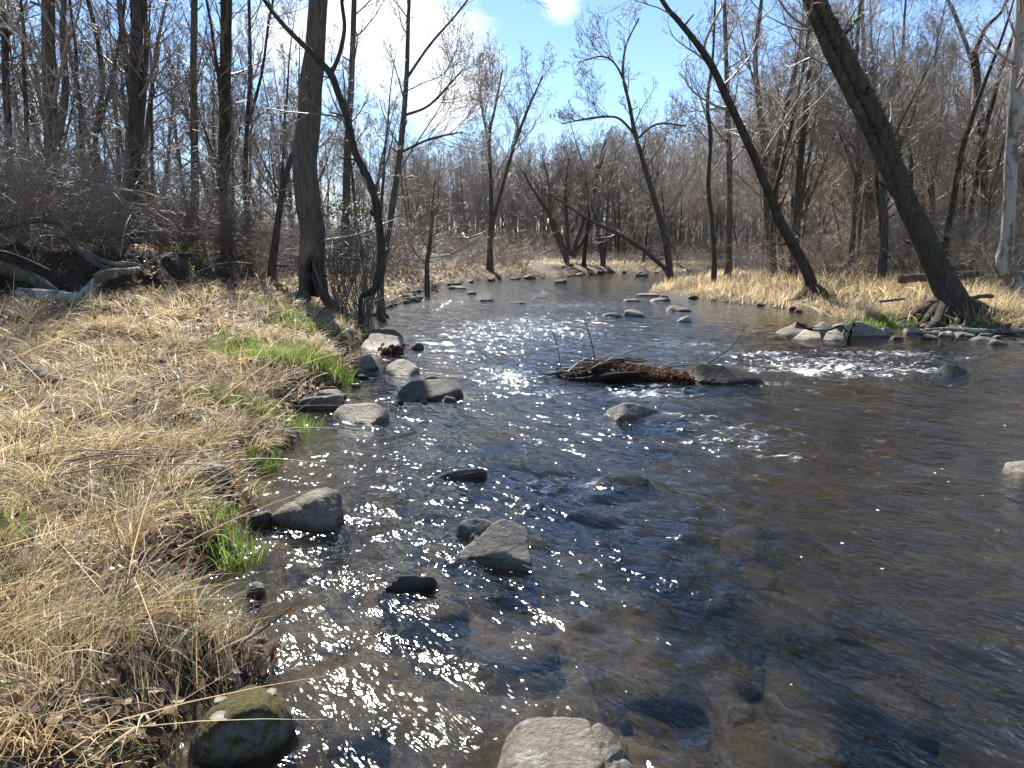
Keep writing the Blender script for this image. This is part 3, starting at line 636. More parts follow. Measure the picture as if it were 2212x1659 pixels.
    h = mth(nt, 'ADD', mth(nt, 'ADD', mth(nt, 'MULTIPLY', n0, 0.05), mth(nt, 'MULTIPLY', n1, 0.040)), mth(nt, 'MULTIPLY', pt, mth(nt, 'ADD', mth(nt, 'MULTIPLY', n2, 0.014), mth(nt, 'MULTIPLY', n3, 0.0016))))
    h = mth(nt, 'MULTIPLY', h, mth(nt, 'ADD', 0.38, wa))
    nb = bump(nt, h, 1.0)
    fr = nd(nt, 'ShaderNodeFresnel'); lk(nt, nb, fr.inputs['Normal'])
    # the light is not bent under the surface, so both sides use the same air-to-water index
    lk(nt, mth(nt, 'SUBTRACT', 1.40, mth(nt, 'MULTIPLY', nd(nt, 'ShaderNodeNewGeometry').outputs['Backfacing'], 1.40 - 1 / 1.40)), fr.inputs['IOR'])
    tr = nd(nt, 'ShaderNodeBsdfTransparent'); tr.inputs[0].default_value = (0.90, 0.85, 0.72, 1)
    gl = nd(nt, 'ShaderNodeBsdfGlossy'); gl.inputs['Roughness'].default_value = 0.075; lk(nt, nb, gl.inputs['Normal'])
    gl.inputs[0].default_value = (1, 1, 1, 1)
    mx = nd(nt, 'ShaderNodeMixShader'); lk(nt, fr.outputs[0], mx.inputs[0]); rf = nd(nt, 'ShaderNodeBsdfRefraction', i_IOR=1.33, i_Roughness=0.0); rf.inputs[0].default_value = (0.90, 0.85, 0.72, 1); lk(nt, nb, rf.inputs['Normal'])
    tm = nd(nt, 'ShaderNodeMixShader'); tm.inputs[0].default_value = 0.4; lk(nt, tr.outputs[0], tm.inputs[1]); lk(nt, rf.outputs[0], tm.inputs[2]); lk(nt, tm.outputs[0], mx.inputs[1]); lk(nt, gl.outputs[0], mx.inputs[2])
    fd = nd(nt, 'ShaderNodeBsdfPrincipled'); fd.inputs['Base Color'].default_value = (.82, .84, .86, 1); fd.inputs['Roughness'].default_value = .5
    lk(nt, nb, fd.inputs['Normal'])
    fn = noise(nt, mapping(nt, c, (.55, 1.0, 1)), 11, 8, 0.78, 0.9)
    fm = ramp(nt, mth(nt, 'ADD', mth(nt, 'MULTIPLY', fo, 0.46), mth(nt, 'MULTIPLY', mth(nt, 'SUBTRACT', fn, 0.5), 1.7)), [(0.33, (0, 0, 0)), (0.55, (.9, .9, .9))])
    # drifting flecks of foam
    vo = nd(nt, 'ShaderNodeTexVoronoi', i_Scale=6.5, i_Randomness=1.0); lk(nt, rot, vo.inputs['Vector'])
    sc_ = nd(nt, 'ShaderNodeSeparateColor'); lk(nt, vo.outputs['Color'], sc_.inputs[0])
    rad = mth(nt, 'MULTIPLY', mth(nt, 'GREATER_THAN', sc_.outputs[0], 0.45), mth(nt, 'MULTIPLY', sc_.outputs[1], 0.085))
    fk = mth(nt, 'MULTIPLY', mth(nt, 'LESS_THAN', vo.outputs['Distance'], rad), nd(nt, 'ShaderNodeAttribute', attribute_name='fleck').outputs['Fac'])
    fm = mth(nt, 'MAXIMUM', fm, mth(nt, 'MULTIPLY', fk, 0.9))
    m2 = nd(nt, 'ShaderNodeMixShader'); lk(nt, fm, m2.inputs[0]); lk(nt, mx.outputs[0], m2.inputs[1]); lk(nt, fd.outputs[0], m2.inputs[2])
    o = nd(nt, 'ShaderNodeOutputMaterial'); lk(nt, m2.outputs[0], o.inputs[0])
    fleck = sm((x - 0.3 * y + .3) / 1.2) * sm((9.5 - y) / 3) * (fb2(x, y, .9, 61, 2) > -.15)
    ob = mk('river_water', np.stack([x, y, z], -1)[used], mp[Fq[keep]], None, m, attrs={'wave': amp[used], 'foam': foam[used], 'fleck': fleck[used]})
    tag(ob, kind='structure')
build_water()

# ------------------------------------------------------------------ grass, litter
def blades(r, x, y, z, L, wd, az, th0, th1, seg, col, lift=0.0):
    n = len(x); P = np.zeros((n, seg + 1, 3)); P[:, 0] = np.stack([x, y, z], -1)
    d = np.stack([np.cos(az), np.sin(az)], -1)
    for i in range(seg):
        th = th0 + (th1 - th0) * (i + .5) / seg
        P[:, i + 1, :2] = P[:, i, :2] + d * (np.sin(th) * L / seg)[:, None]
        P[:, i + 1, 2] = np.maximum(P[:, i, 2] + np.cos(th) * L / seg, z + lift)
    roll = r.normal(size=n) * .6
    sd = np.stack([-d[:, 1] * np.cos(roll), d[:, 0] * np.cos(roll), np.sin(roll)], -1)
    w = wd[:, None] * (1 - 0.85 * np.linspace(0, 1, seg + 1) ** 1.8)[None, :] / 2
    V = np.stack([P - sd[:, None] * w[..., None], P + sd[:, None] * w[..., None]], 2).reshape(n, -1, 3)
    b = (np.arange(n) * (seg + 1) * 2)[:, None]; i = (np.arange(seg) * 2)[None, :]
    Fq = np.stack([b + i, b + i + 1, b + i + 3, b + i + 2], -1).reshape(-1, 4)
    C = np.repeat(col, (seg + 1) * 2, 0)
    return V.reshape(-1, 3), Fq, C
def pick(r, n, x0, x1, y0, y1, cond):
    X = r.uniform(x0, x1, n); Y = r.uniform(y0, y1, n)
    s = riv(X, Y); k = cond(X, Y, s)
    return X[k], Y[k], s[k]
STRAWS = np.array([(0.68, 0.53, 0.32), (0.55, 0.40, 0.22), (0.76, 0.64, 0.43), (0.42, 0.285, 0.145), (0.65, 0.48, 0.265), (0.52, 0.43, 0.22)])
def straw_col(r, n, green=0.05, brown=0.12):
    c = STRAWS[r.integers(0, len(STRAWS), n)] * (0.7 + 0.5 * r.random((n, 1)))
    g = r.random(n) < green; c[g] = np.array([0.20, 0.26, 0.07]) * (0.7 + .6 * r.random((g.sum(), 1)))
    b = r.random(n) < brown; c[b] = np.array([0.15, 0.10, 0.06]) * (0.7 + .6 * r.random((b.sum(), 1)))
    return c
def build_grass():
    r = np.random.default_rng(21)
    mb = MB()
    # left bank: rings round the camera, denser nearby
    for (d0, d1, dens, wd, ls) in [(1.2, 3.6, 3000, .0036, .85), (3.6, 6.5, 1500, .0050, .95), (6.5, 10.5, 620, .0075, 1.0), (10.5, 17, 210, .011, 1.05), (17, 30, 75, .018, 1.2), (30, 75, 12, .04, 1.4)]:
        x1 = min(d1, 22); area = (x1 + 2) * (d1 - .3)
        n = int(dens * area)
        def cond(X, Y, s):
            d = np.hypot(X, Y); tr = -psd(X, Y, TERR)
            k = (s > -0.03) & (d >= d0) & (d < d1) & (np.abs(X) < Y * .80 + .8) & sideleft(X, Y)
            pat = fb2(X, Y, .9, 71, 3)
            pr = np.clip(.75 + .6 * pat, .1, 1) * np.where(tr > -.3, .10, 1) * np.where((tr > -2.4) & (tr <= -.3), .32, 1)
            leafy = np.exp(-((X + 2.3) / .5) ** 2 - ((Y - 8.2) / .9) ** 2)
            pr = pr * (1 - .8 * leafy) * np.where(s < .30, np.clip(.35 + 1.5 * fb2(X, Y, 1.7, 76, 2), .08, 1), 1)
            pr = pr * np.where(fb2(X, Y, 2.6, 77, 2) < -.38, .25, 1)
            return k & (r.random(len(X)) < pr)
        X, Y, s = pick(r, n, -x1, 2, .3, d1, cond)
        Z = H(X, Y, s) - .01
        n = len(X)
        flow = 2 * PI * fb2(X, Y, .45, 81, 2) + r.normal(size=n) * .9
        lodged = r.random(n) < .55
        th0 = np.where(lodged, r.uniform(.5, 1.2, n), r.uniform(.0, .5, n)); th1 = np.where(lodged, r.uniform(1.3, 2.0, n), r.uniform(.5, 1.5, n))
        L = ls * np.where(lodged, r.uniform(.22, .5, n), r.uniform(.12, .42, n)) * (.8 + .3 * fb2(X, Y, .7, 72, 2)) * np.where(s < .25, .8, 1) * np.where(lodged & (fb2(X, Y, 1.3, 78, 2) > .1), 1.35, 1)
        V, Fq, C = blades(r, X, Y, Z, L, wd * (.6 + .8 * r.random(n)) * np.where(r.random(n) < .10, 2.4, 1), flow, th0, th1, 4 if d1 < 11 else 3, straw_col(r, n, .07, .16), r.uniform(.0, .09, n))
        mb.add(V, Fq, None, C)
    # tussocks: long blades arching out of one root
    X, Y, s = pick(r, 1400, -8, 1, 1.0, 12, lambda X, Y, s: (s > .06) & sideleft(X, Y) & (np.hypot(X, Y) > 1.5) & (psd(X, Y, TERR) > .6) & (np.abs(X) < Y * .8 + .8) & (r.random(len(X)) < np.where(s < .5, .30, .17)))
    k = 70; n = len(X) * k; cx, cy = np.repeat(X, k), np.repeat(Y, k)
    a = r.uniform(0, 2 * PI, n); q = .05 * np.sqrt(r.random(n)); lean = np.repeat(r.uniform(0, 2 * PI, len(X)), k); az = np.where(r.random(n) < .6, lean + r.normal(size=n) * .55, a)
    x_, y_ = cx + np.cos(a) * q, cy + np.sin(a) * q; ts = np.repeat(r.uniform(.3, .62, len(X)), k); tcl = np.repeat(straw_col(r, len(X), 0, .08), k, 0)
    V, Fq, C = blades(r, x_, y_, H(x_, y_) - .01, ts * r.uniform(.5, 1.1, n), (.0035 + .0004 * cy) * (.6 + .8 * r.random(n)), az, r.uniform(.0, .5, n), r.uniform(1.4, 2.5, n), 5, .5 * tcl + .5 * straw_col(r, n, .02, .08), r.uniform(-.04, .05, n))
    mb.add(V, Fq, None, C)
    # long dry stalks lying across
    X, Y, s = pick(r, 9000, -9, 1, .8, 12, lambda X, Y, s: (s > .05) & sideleft(X, Y) & (np.hypot(X, Y) > 1.4) & (-psd(X, Y, TERR) < 0) & (r.random(len(X)) < .30 / (1 + .1 * Y)))
    n = len(X); Z = H(X, Y, s)
    az = np.where(r.random(n) < .6, r.normal(.35, .35, n), r.uniform(0, 2 * PI, n)); t = r.uniform(.5, 1.45, n)
    V, Fq, C = blades(r, X, Y, Z, r.uniform(.5, 1.1, n), .0042 * (1 + .08 * Y), az, t, t + r.uniform(0, .35, n), 4, straw_col(r, n, 0, .1) * 1.15, r.uniform(.02, .14, n))
    mb.add(V, Fq, None, C)
    tag(mb.build('dry_grass', STRAW), 'matted dry straw grass covering the left bank', 'grass', kind='stuff')
    mb = MB()
    for (y0, y1, dens, wd) in [(9, 20, 300, .012), (20, 34, 150, .019), (34, 60, 18, .035), (68, 88, 9, .06)]:
        def cond(X, Y, s):
            pat = fb2(X, Y, .6, 73, 3)
            return (s > 0) & (~sideleft(X, Y) | (Y > 66)) & (X < Y * .78 + 1) & (r.random(len(X)) < np.clip(.7 + .8 * pat, .06, 1) * np.where(s < 5.5, 1, .22))
        x0_ = 4 if y0 < 60 else -12
        X, Y, s = pick(r, int(dens * (28 - x0_) * (y1 - y0)), x0_, 28, y0, y1, cond)
        n = len(X); Z = H(X, Y, s) - .01
        lod = r.random(n) < .5
        th0 = np.where(lod, r.uniform(.4, 1.1, n), r.uniform(0, .4, n)); th1 = np.where(lod, r.uniform(1.2, 1.8, n), r.uniform(.4, 1.3, n))
        V, Fq, C = blades(r, X, Y, Z, r.uniform(.2, .6, n) * np.where(s < .5, .9, 1.1), wd * (.6 + .8 * r.random(n)), 2 * PI * fb2(X, Y, .5, 82, 2) + r.normal(size=n), th0, th1, 3, straw_col(r, n, .04, .07) * 1.18, r.uniform(0, .08, n))
        mb.add(V, Fq, None, C)
    tag(mb.build('dry_grass', STRAW), 'bleached straw grass on the point and the right bank', 'grass', kind='stuff')
    # dead leaves on the ground
    mb = MB()
    def leaves(X, Y, Z, size, tilt, cols):
        n = len(X)
        a = r.uniform(0, 2 * PI, n); nz = nrm(np.stack([r.normal(size=n) * tilt, r.normal(size=n) * tilt, np.ones(n)], -1))
        u = nrm(np.stack([np.cos(a), np.sin(a), 0 * a], -1)); u = nrm(u - nz * (u * nz).sum(-1, keepdims=True)); v = np.cross(nz, u)
        S = size[:, None]; c = np.stack([X, Y, Z], -1); cu = (r.uniform(-.1, .45, n))[:, None] * S * nz
        pts = [c - u * S * .5, c - u * S * .15 + v * S * .3 + cu, c + u * S * .25 + v * S * .26 + cu, c + u * S * .55 + cu * .6, c + u * S * .25 - v * S * .26 + cu, c - u * S * .15 - v * S * .3 + cu, c - u * S * .12, c + u * S * .25]
        V = np.stack(pts, 1).reshape(-1, 3); b = (np.arange(n) * 8)[:, None]
        F4 = (b[:, :, None] + np.array([[6, 7, 2, 1], [6, 5, 4, 7]])[None]).reshape(-1, 4)
        F3 = (b[:, :, None] + np.array([[0, 6, 1], [0, 5, 6], [7, 3, 2], [7, 4, 3]])[None]).reshape(-1, 3)
        mb.add(V, F4, F3, np.repeat(cols, 8, 0))
    LC = np.array([(0.20, 0.11, 0.06), (0.30, 0.19, 0.11), (0.12, 0.07, 0.045), (0.40, 0.29, 0.19), (0.24, 0.13, 0.06)])
    for (x0, x1, y0, y1, n, sz, f) in [(-4.5, 1, .9, 6, 9000, .055, lambda X, Y, s: np.clip(.9 - s * .8, .10, 1)), (-7, 0, 6, 14, 16000, .065, lambda X, Y, s: np.clip(.9 - s * .5, .08, 1)),
                                       (-22, -2, 10, 30, 52000, .09, lambda X, Y, s: np.clip(s * .16, .05, .75)), (8, 30, 12, 40, 26000, .10, lambda X, Y, s: np.clip((s - 2) * .25, .05, .9)), (-30, -3, 25, 60, 9000, .2, lambda X, Y, s: .4)]:
        X, Y, s = pick(r, n, x0, x1, y0, y1, lambda X, Y, s: (s > -.02) & (r.random(len(X)) < f(X, Y, s)))
        k = len(X); leaves(X, Y, H(X, Y, s) + r.uniform(.01, .07, k), sz * (.6 + .8 * r.random(k)), .5, LC[r.integers(0, 5, k)] * (.7 + .6 * r.random((k, 1))))
    tag(mb.build('leaf_litter', LEAF, smooth=False), 'brown fallen leaves strewn over the banks and wood floor', 'leaves', kind='stuff')
    # yellow green ground cover on the terrace edge
    mb2 = MB(); mb_save = mb
    X, Y, s = pick(r, 60000, -16, -6, 12, 24, lambda X, Y, s: (np.abs(-psd(X, Y, TERR) - .9) < .7) & (fb2(X, Y, .8, 75, 2) > .05) & (r.random(len(X)) < .5))
    n = len(X); Z = H(X, Y, s)
    c = np.array([0.24, 0.27, 0.05]) * (.5 + .8 * r.random((n, 1)))
    V, Fq, C = blades(r, X, Y, Z, r.uniform(.05, .16, n), .03 + 0 * X, r.uniform(0, 2 * PI, n), r.uniform(.2, 1, n), r.uniform(1, 1.8, n), 2, c, .02 + 0 * X)
    mb2.add(V, Fq, None, C)
    tag(mb2.build('ground_cover', GREEN), 'yellow-green ground cover along the top of the cut bank', 'ground cover', kind='stuff')
    # green tufts: each clump is a thing
    def tuft(px, py, z, rad, n, L, label, wide=1.0, stretch=1.0, upr=.5):
        c = W(px, py, z); a = r.uniform(0, 2 * PI, n); q = rad * np.sqrt(r.random(n))
        X = c[0] + np.cos(a) * q * stretch; Y = c[1] + np.sin(a) * q; Z = H(X, Y); Z = np.maximum(Z, -.02) - .01
        col = np.array([0.20, 0.32, 0.055]) * (.55 + .7 * r.random((n, 1))); yl = r.random(n) < .2; col[yl] = np.array([.36, .40, .10]) * (.7 + .5 * r.random((yl.sum(), 1)))
        az = a + r.normal(size=n) * .8
        V, Fq, C = blades(r, X, Y, Z, L * r.uniform(.5, 1.1, n), .006 * wide * (.7 + .6 * r.random(n)), az, r.uniform(0, .35, n), r.uniform(.3, upr + .8, n), 4, col, .0 * X)
        m_ = MB().add(V, Fq, None, C); o = m_.build('grass_tuft', GREEN, shift=(c[0], c[1], 0)); o.location = (c[0], c[1], 0)
        tag(o, label, 'grass tuft')
    tuft(500, 1195, .03, .17, 170, .20, 'bright green grass tuft with broad blades at the water, by the brown pebble', 1.3)
    tuft(450, 1125, .08, .16, 150, .17, 'green tuft half hidden in straw near the dark stone', 1.0)
    tuft(570, 1000, .04, .13, 130, .22, 'upright narrow green tuft at the waterline', 1.1, .9, .2)
    tuft(555, 915, .08, .38, 420, .20, 'wide green tuft in front of the leafy patch', 1.1, 1.4)
    tuft(655, 925, .0, .22, 120, .18, 'sparse yellow-green blades growing out of the shallows', 1.0, 1.2)
    tuft(610, 800, .16, .62, 1900, .30, 'largest bright green grass patch on the left bank', 1.5, 1.5)
    tuft(700, 815, .08, .30, 260, .18, 'green fringe of grass by the squat rough block', 1.3, 1.3)
    tuft(665, 715, .3, .60, 700, .2, 'green grass patch below the flat bank slab', 2.0, 1.2)
    tuft(620, 690, .42, .5, 400, .18, 'thin green grass above the flat bank slab', 2.0, 1.4)
    tuft(470, 850, .3, .24, 240, .18, 'faint green sprouts amid the straw', 1.2, 1.3)
    tuft(445, 1335, .05, .14, 60, .22, 'few long green blades drooping over the water by the straw edge', 1.0)
    tuft(30, 1090, .45, .07, 26, .22, 'broad green dock leaves in the straw at the picture edge', 6.0)
    tuft(1900, 690, .15, .6, 700, .22, 'green grass below the exposed roots on the right bank', 2.2, 1.4)
    tuft(2105, 708, .1, .35, 200, .15, 'little green mat beside the bleached driftwood', 2.2, 1.4)
    return leaves, LC
LEAVES, LC = build_grass()

# ------------------------------------------------------------------ trees traced with their own depth
def smooth_path(pts, rad, n):
    pts = np.array(pts, float); rad = np.array(rad, float)
    s = np.concatenate([[0], np.cumsum(np.linalg.norm(np.diff(pts, axis=0), axis=1))]); t = np.linspace(0, s[-1], n)
    # Catmull-Rom through the points
    P = np.concatenate([[2 * pts[0] - pts[1]], pts, [2 * pts[-1] - pts[-2]]])
    k = np.clip(np.searchsorted(s, t, 'right') - 1, 0, len(pts) - 2); u = ((t - s[k]) / np.maximum(s[k + 1] - s[k], 1e-9))[:, None]
    p0, p1, p2, p3 = P[k], P[k + 1], P[k + 2], P[k + 3]
    q = .5 * (2 * p1 + (p2 - p0) * u + (2 * p0 - 5 * p1 + 4 * p2 - p3) * u ** 2 + (3 * p1 - p0 - 3 * p2 + p3) * u ** 3)
    return q, np.interp(t, s, rad)
def knobbly(V, P, R, k, seed, amp, fr=3.0):
    n = len(R); c = np.repeat(P, k, 0)
    d = V - c
    return c + d * (1 + amp * fbm(V * np.array([fr, fr, fr * .5]) + seed, seed, 4))[:, None]
def path_of(pts, Y, dy=0.0):
    """pts: (px, py, width px); the stem stands at depth Y and leans dy metres in depth towards its top"""
    m = len(pts); P = []; R = []
    for i, (a, b, w) in enumerate(pts):
        yy = Y + dy * i / max(m - 1, 1); P.append(PY(a, b, yy)); R.append(w * yy / F / 2)
    return P, R
def ground_base(P, R, sink=0.25, flare=1.5):
    g = hz(P[0][0], P[0][1])
    base = P[0].copy(); base[2] = g - sink
    if P[0][2] <= g + .02:
        P = list(P); P[0] = base; return P, [R[0] * flare] + list(R[1:])
    return [base] + list(P), [R[0] * flare] + list(R)
def traced_tree(label, stems_px, Y, mat, twig, seed, crown=dict(), dy=0.0, name='tree', extend=6.0, k=14, amp=.10, group=None, roots=0, moss=0):
    """stems_px: list of polylines; the first is the trunk, the others are forks of it (each keeps its depth)"""
    r = np.random.default_rng(seed)
    root = None; PP = []; RR = []
    trunk = MB()
    for j, px in enumerate(stems_px):
        P, R = path_of(px, Y, dy)
        if j == 0:
            P, R = ground_base(P, R); org = np.array([P[0][0], P[0][1], hz(P[0][0], P[0][1])])
        else:
            P = [P[0]] + P[1:]
        # beyond the top of the picture the stem goes on
        if extend and px[-1][1] < 15:
            d = nrm(np.array(P[-1]) - np.array(P[-2])); d = nrm(d + np.array([0, 0, .25]))
            P = P + [P[-1] + d * extend * .5, P[-1] + d * extend + np.array([0, 0, .4])]; R = R + [R[-1] * .75, R[-1] * .35]
        n = max(14, int(len(P) * 7)); q, w = smooth_path(P, R, n)
        V, Fq = tubes(q[None], w[None], k if j == 0 else max(8, k - 4), seed + j)
        V = knobbly(V, q, w, k if j == 0 else max(8, k - 4), seed + j * 3, amp)
        trunk.add(V, Fq); PP.append(q); RR.append(w)
    q0, w0 = PP[0], RR[0]
    p2, d2, l2, r2 = kids(r, q0[None, :int(len(q0) * .7)], w0[None, :int(len(q0) * .7)], 6, .12, 1, 1.15, .28, .34, 0)
    sp_, sr_ = stems(r, p2, d2, l2 + w0[0] * .5, r2, 4, .16, .05, .6); trunk.add(*tubes(sp_, sr_, 6, seed))
    root = empty(name, org, label, 'tree', group)
    trunk.build('trunk', mat, root, shift=org)
    if moss:
        TV = np.concatenate(trunk.V[:len(stems_px)]); ax = np.concatenate([np.repeat(q, k if j == 0 else max(8, k - 4), 0) for j, q in enumerate(PP)]); nn = nrm(TV - ax)
        ok = np.where((nn[:, 0] > -.1) & (TV[:, 2] < 9.5) & (TV[:, 2] > org[2] + .8))[0]; ii = r.choice(ok, moss); b0 = TV[ii] + r.normal(size=(moss, 3)) * .03
        V, Fq, C = blades(r, b0[:, 0], b0[:, 1], b0[:, 2], r.uniform(.05, .16, moss), np.full(moss, .014), np.arctan2(nn[ii, 1], nn[ii, 0]), r.uniform(.6, 1.2, moss), r.uniform(1.2, 2.6, moss), 2, np.array([.045, .045, .02]) * r.uniform(.5, 1.8, (moss, 1)), np.full(moss, -.2))
        MB().add(V, Fq, None, C).build('moss', GREEN, root, shift=org)
    for i in range(roots):
        a = 2 * PI * i / roots + r.normal() * .3; L = r.uniform(.5, 1.2); r0 = RR[0][0] * .38
        p = [org + np.array([math.cos(a), math.sin(a), 0]) * RR[0][0] * .5 + np.array([0, 0, .35])]
        for s in range(1, 5):
            x, y = org[0] + math.cos(a) * (RR[0][0] + L * s / 4), org[1] + math.sin(a) * (RR[0][0] + L * s / 4)
            a += r.normal() * .15; p.append(np.array([x, y, hz(x, y) + .08 - .05 * s]))
        q, w = smooth_path(p, np.linspace(r0, r0 * .3, 5), 14); V, Fq = tubes(q[None], w[None], 8, i)
        MB().add(knobbly(V, q, w, 8, i, .15, 6), Fq).build('root', mat, root, shift=org)
    cm = MB()
    for j, (q, w) in enumerate(zip(PP, RR)):
        if len(stems_px) > 1 and j == 0 and crown.get('skip0'): continue
        kw = {a: b for a, b in crown.items() if a not in ('skip0',)}
        c = crown_mb(r, q[None], w[None], **kw); V, a, b, _ = c.data(); cm.add(V, a, b)
    cm.build('crown', twig, root, shift=org)
    return root

def hollow_tree():
    """the stout tree on the left bank with the hollow foot"""
    Y = 18.0
    px = [(676, 640, 66), (676, 612, 62), (674, 580, 57), (674, 545, 54), (674, 500, 51), (664, 440, 50), (659, 380, 48), (663, 300, 47), (671, 200, 45), (680, 110, 42), (688, 0, 38)]
    P, R = path_of(px, Y); d = nrm(P[-1] - P[-2]); P += [P[-1] + d * 4, P[-1] + d * 9]; R += [R[-1] * .8, R[-1] * .4]
    q, w = smooth_path(P, R, 170); k = 56
    org = np.array([P[0][0], P[0][1], hz(P[0][0], P[0][1])])
    V, Fq = tubes(q[None], w[None], k, 5); V = knobbly(V, q, w, k, 7, .09, 2.5)
    # hollow, open to the stream
    c = PY(683, 598, Y); ax = np.repeat(q, k, 0); n = nrm(V - ax)
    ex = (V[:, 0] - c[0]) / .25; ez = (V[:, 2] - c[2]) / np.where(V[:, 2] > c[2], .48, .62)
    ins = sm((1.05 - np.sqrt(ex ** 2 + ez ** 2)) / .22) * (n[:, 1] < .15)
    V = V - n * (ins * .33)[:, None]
    c2 = PY(671, 545, Y); bare = sm((1.0 - np.sqrt(((V[:, 0] - c2[0]) / .30) ** 2 + ((V[:, 2] - c2[2]) / .36) ** 2)) / .15) * (n[:, 1] < .1)
    bare = np.maximum(bare * (1 - ins), 0)
    V = V - n * (bare * .025)[:, None]
    m, nt = newmat('bark_hollow_tree'); cc = tc(nt)
    n1 = noise(nt, mapping(nt, cc, (7, 7, 1.3)), 2.4, 6, .68, .4)
    col = ramp(nt, n1, [(.3, (.045, .036, .03)), (.7, (.17, .14, .112))])
    col = mixc(nt, mth(nt, 'MULTIPLY', ramp(nt, noise(nt, cc, 2, 5, .7), [(.52, (0, 0, 0)), (.66, (1, 1, 1))]), .35), col, (.16, .17, .12))
    wood = ramp(nt, noise(nt, mapping(nt, cc, (9, 9, 2)), 2, 4, .6), [(.3, (.11, .08, .06)), (.7, (.27, .20, .15))])
    col = mixc(nt, nd(nt, 'ShaderNodeAttribute', attribute_name='bare').outputs['Fac'], col, wood)
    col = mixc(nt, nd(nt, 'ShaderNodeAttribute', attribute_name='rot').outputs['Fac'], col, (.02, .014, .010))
    principled(nt, col, .85, bump(nt, n1, .035), .2)
    root = empty('tree', org, 'stout grey tree on the left bank with a dark hollow at its foot', 'tree')
    mk('trunk', V - org, Fq, None, m, root, attrs={'bare': bare, 'rot': ins})
    r = np.random.default_rng(3)
    crown_mb(r, q[None, 70:], w[None, 70:], 16, 3.2, .9, .1, 1.0, (7, 6, 4), .005).build('crown', TWIG_DARK, root, shift=org)
    for i, a in enumerate((-2.6, -1.9, .1, 3.0)):
        p = [org + np.array([math.cos(a) * .25, math.sin(a) * .25, .3])]
        for s in range(1, 5):
            x, y = org[0] + math.cos(a) * (.3 + .28 * s), org[1] + math.sin(a) * (.3 + .28 * s); p.append(np.array([x, y, hz(x, y) + .1 - .05 * s]))
        qq, ww = smooth_path(p, np.linspace(.13, .04, 5), 14); V, Fq = tubes(qq[None], ww[None], 8, i)
        MB().add(knobbly(V, qq, ww, 8, i, .15, 6), Fq).build('root', BARK, root, shift=org)
hollow_tree()

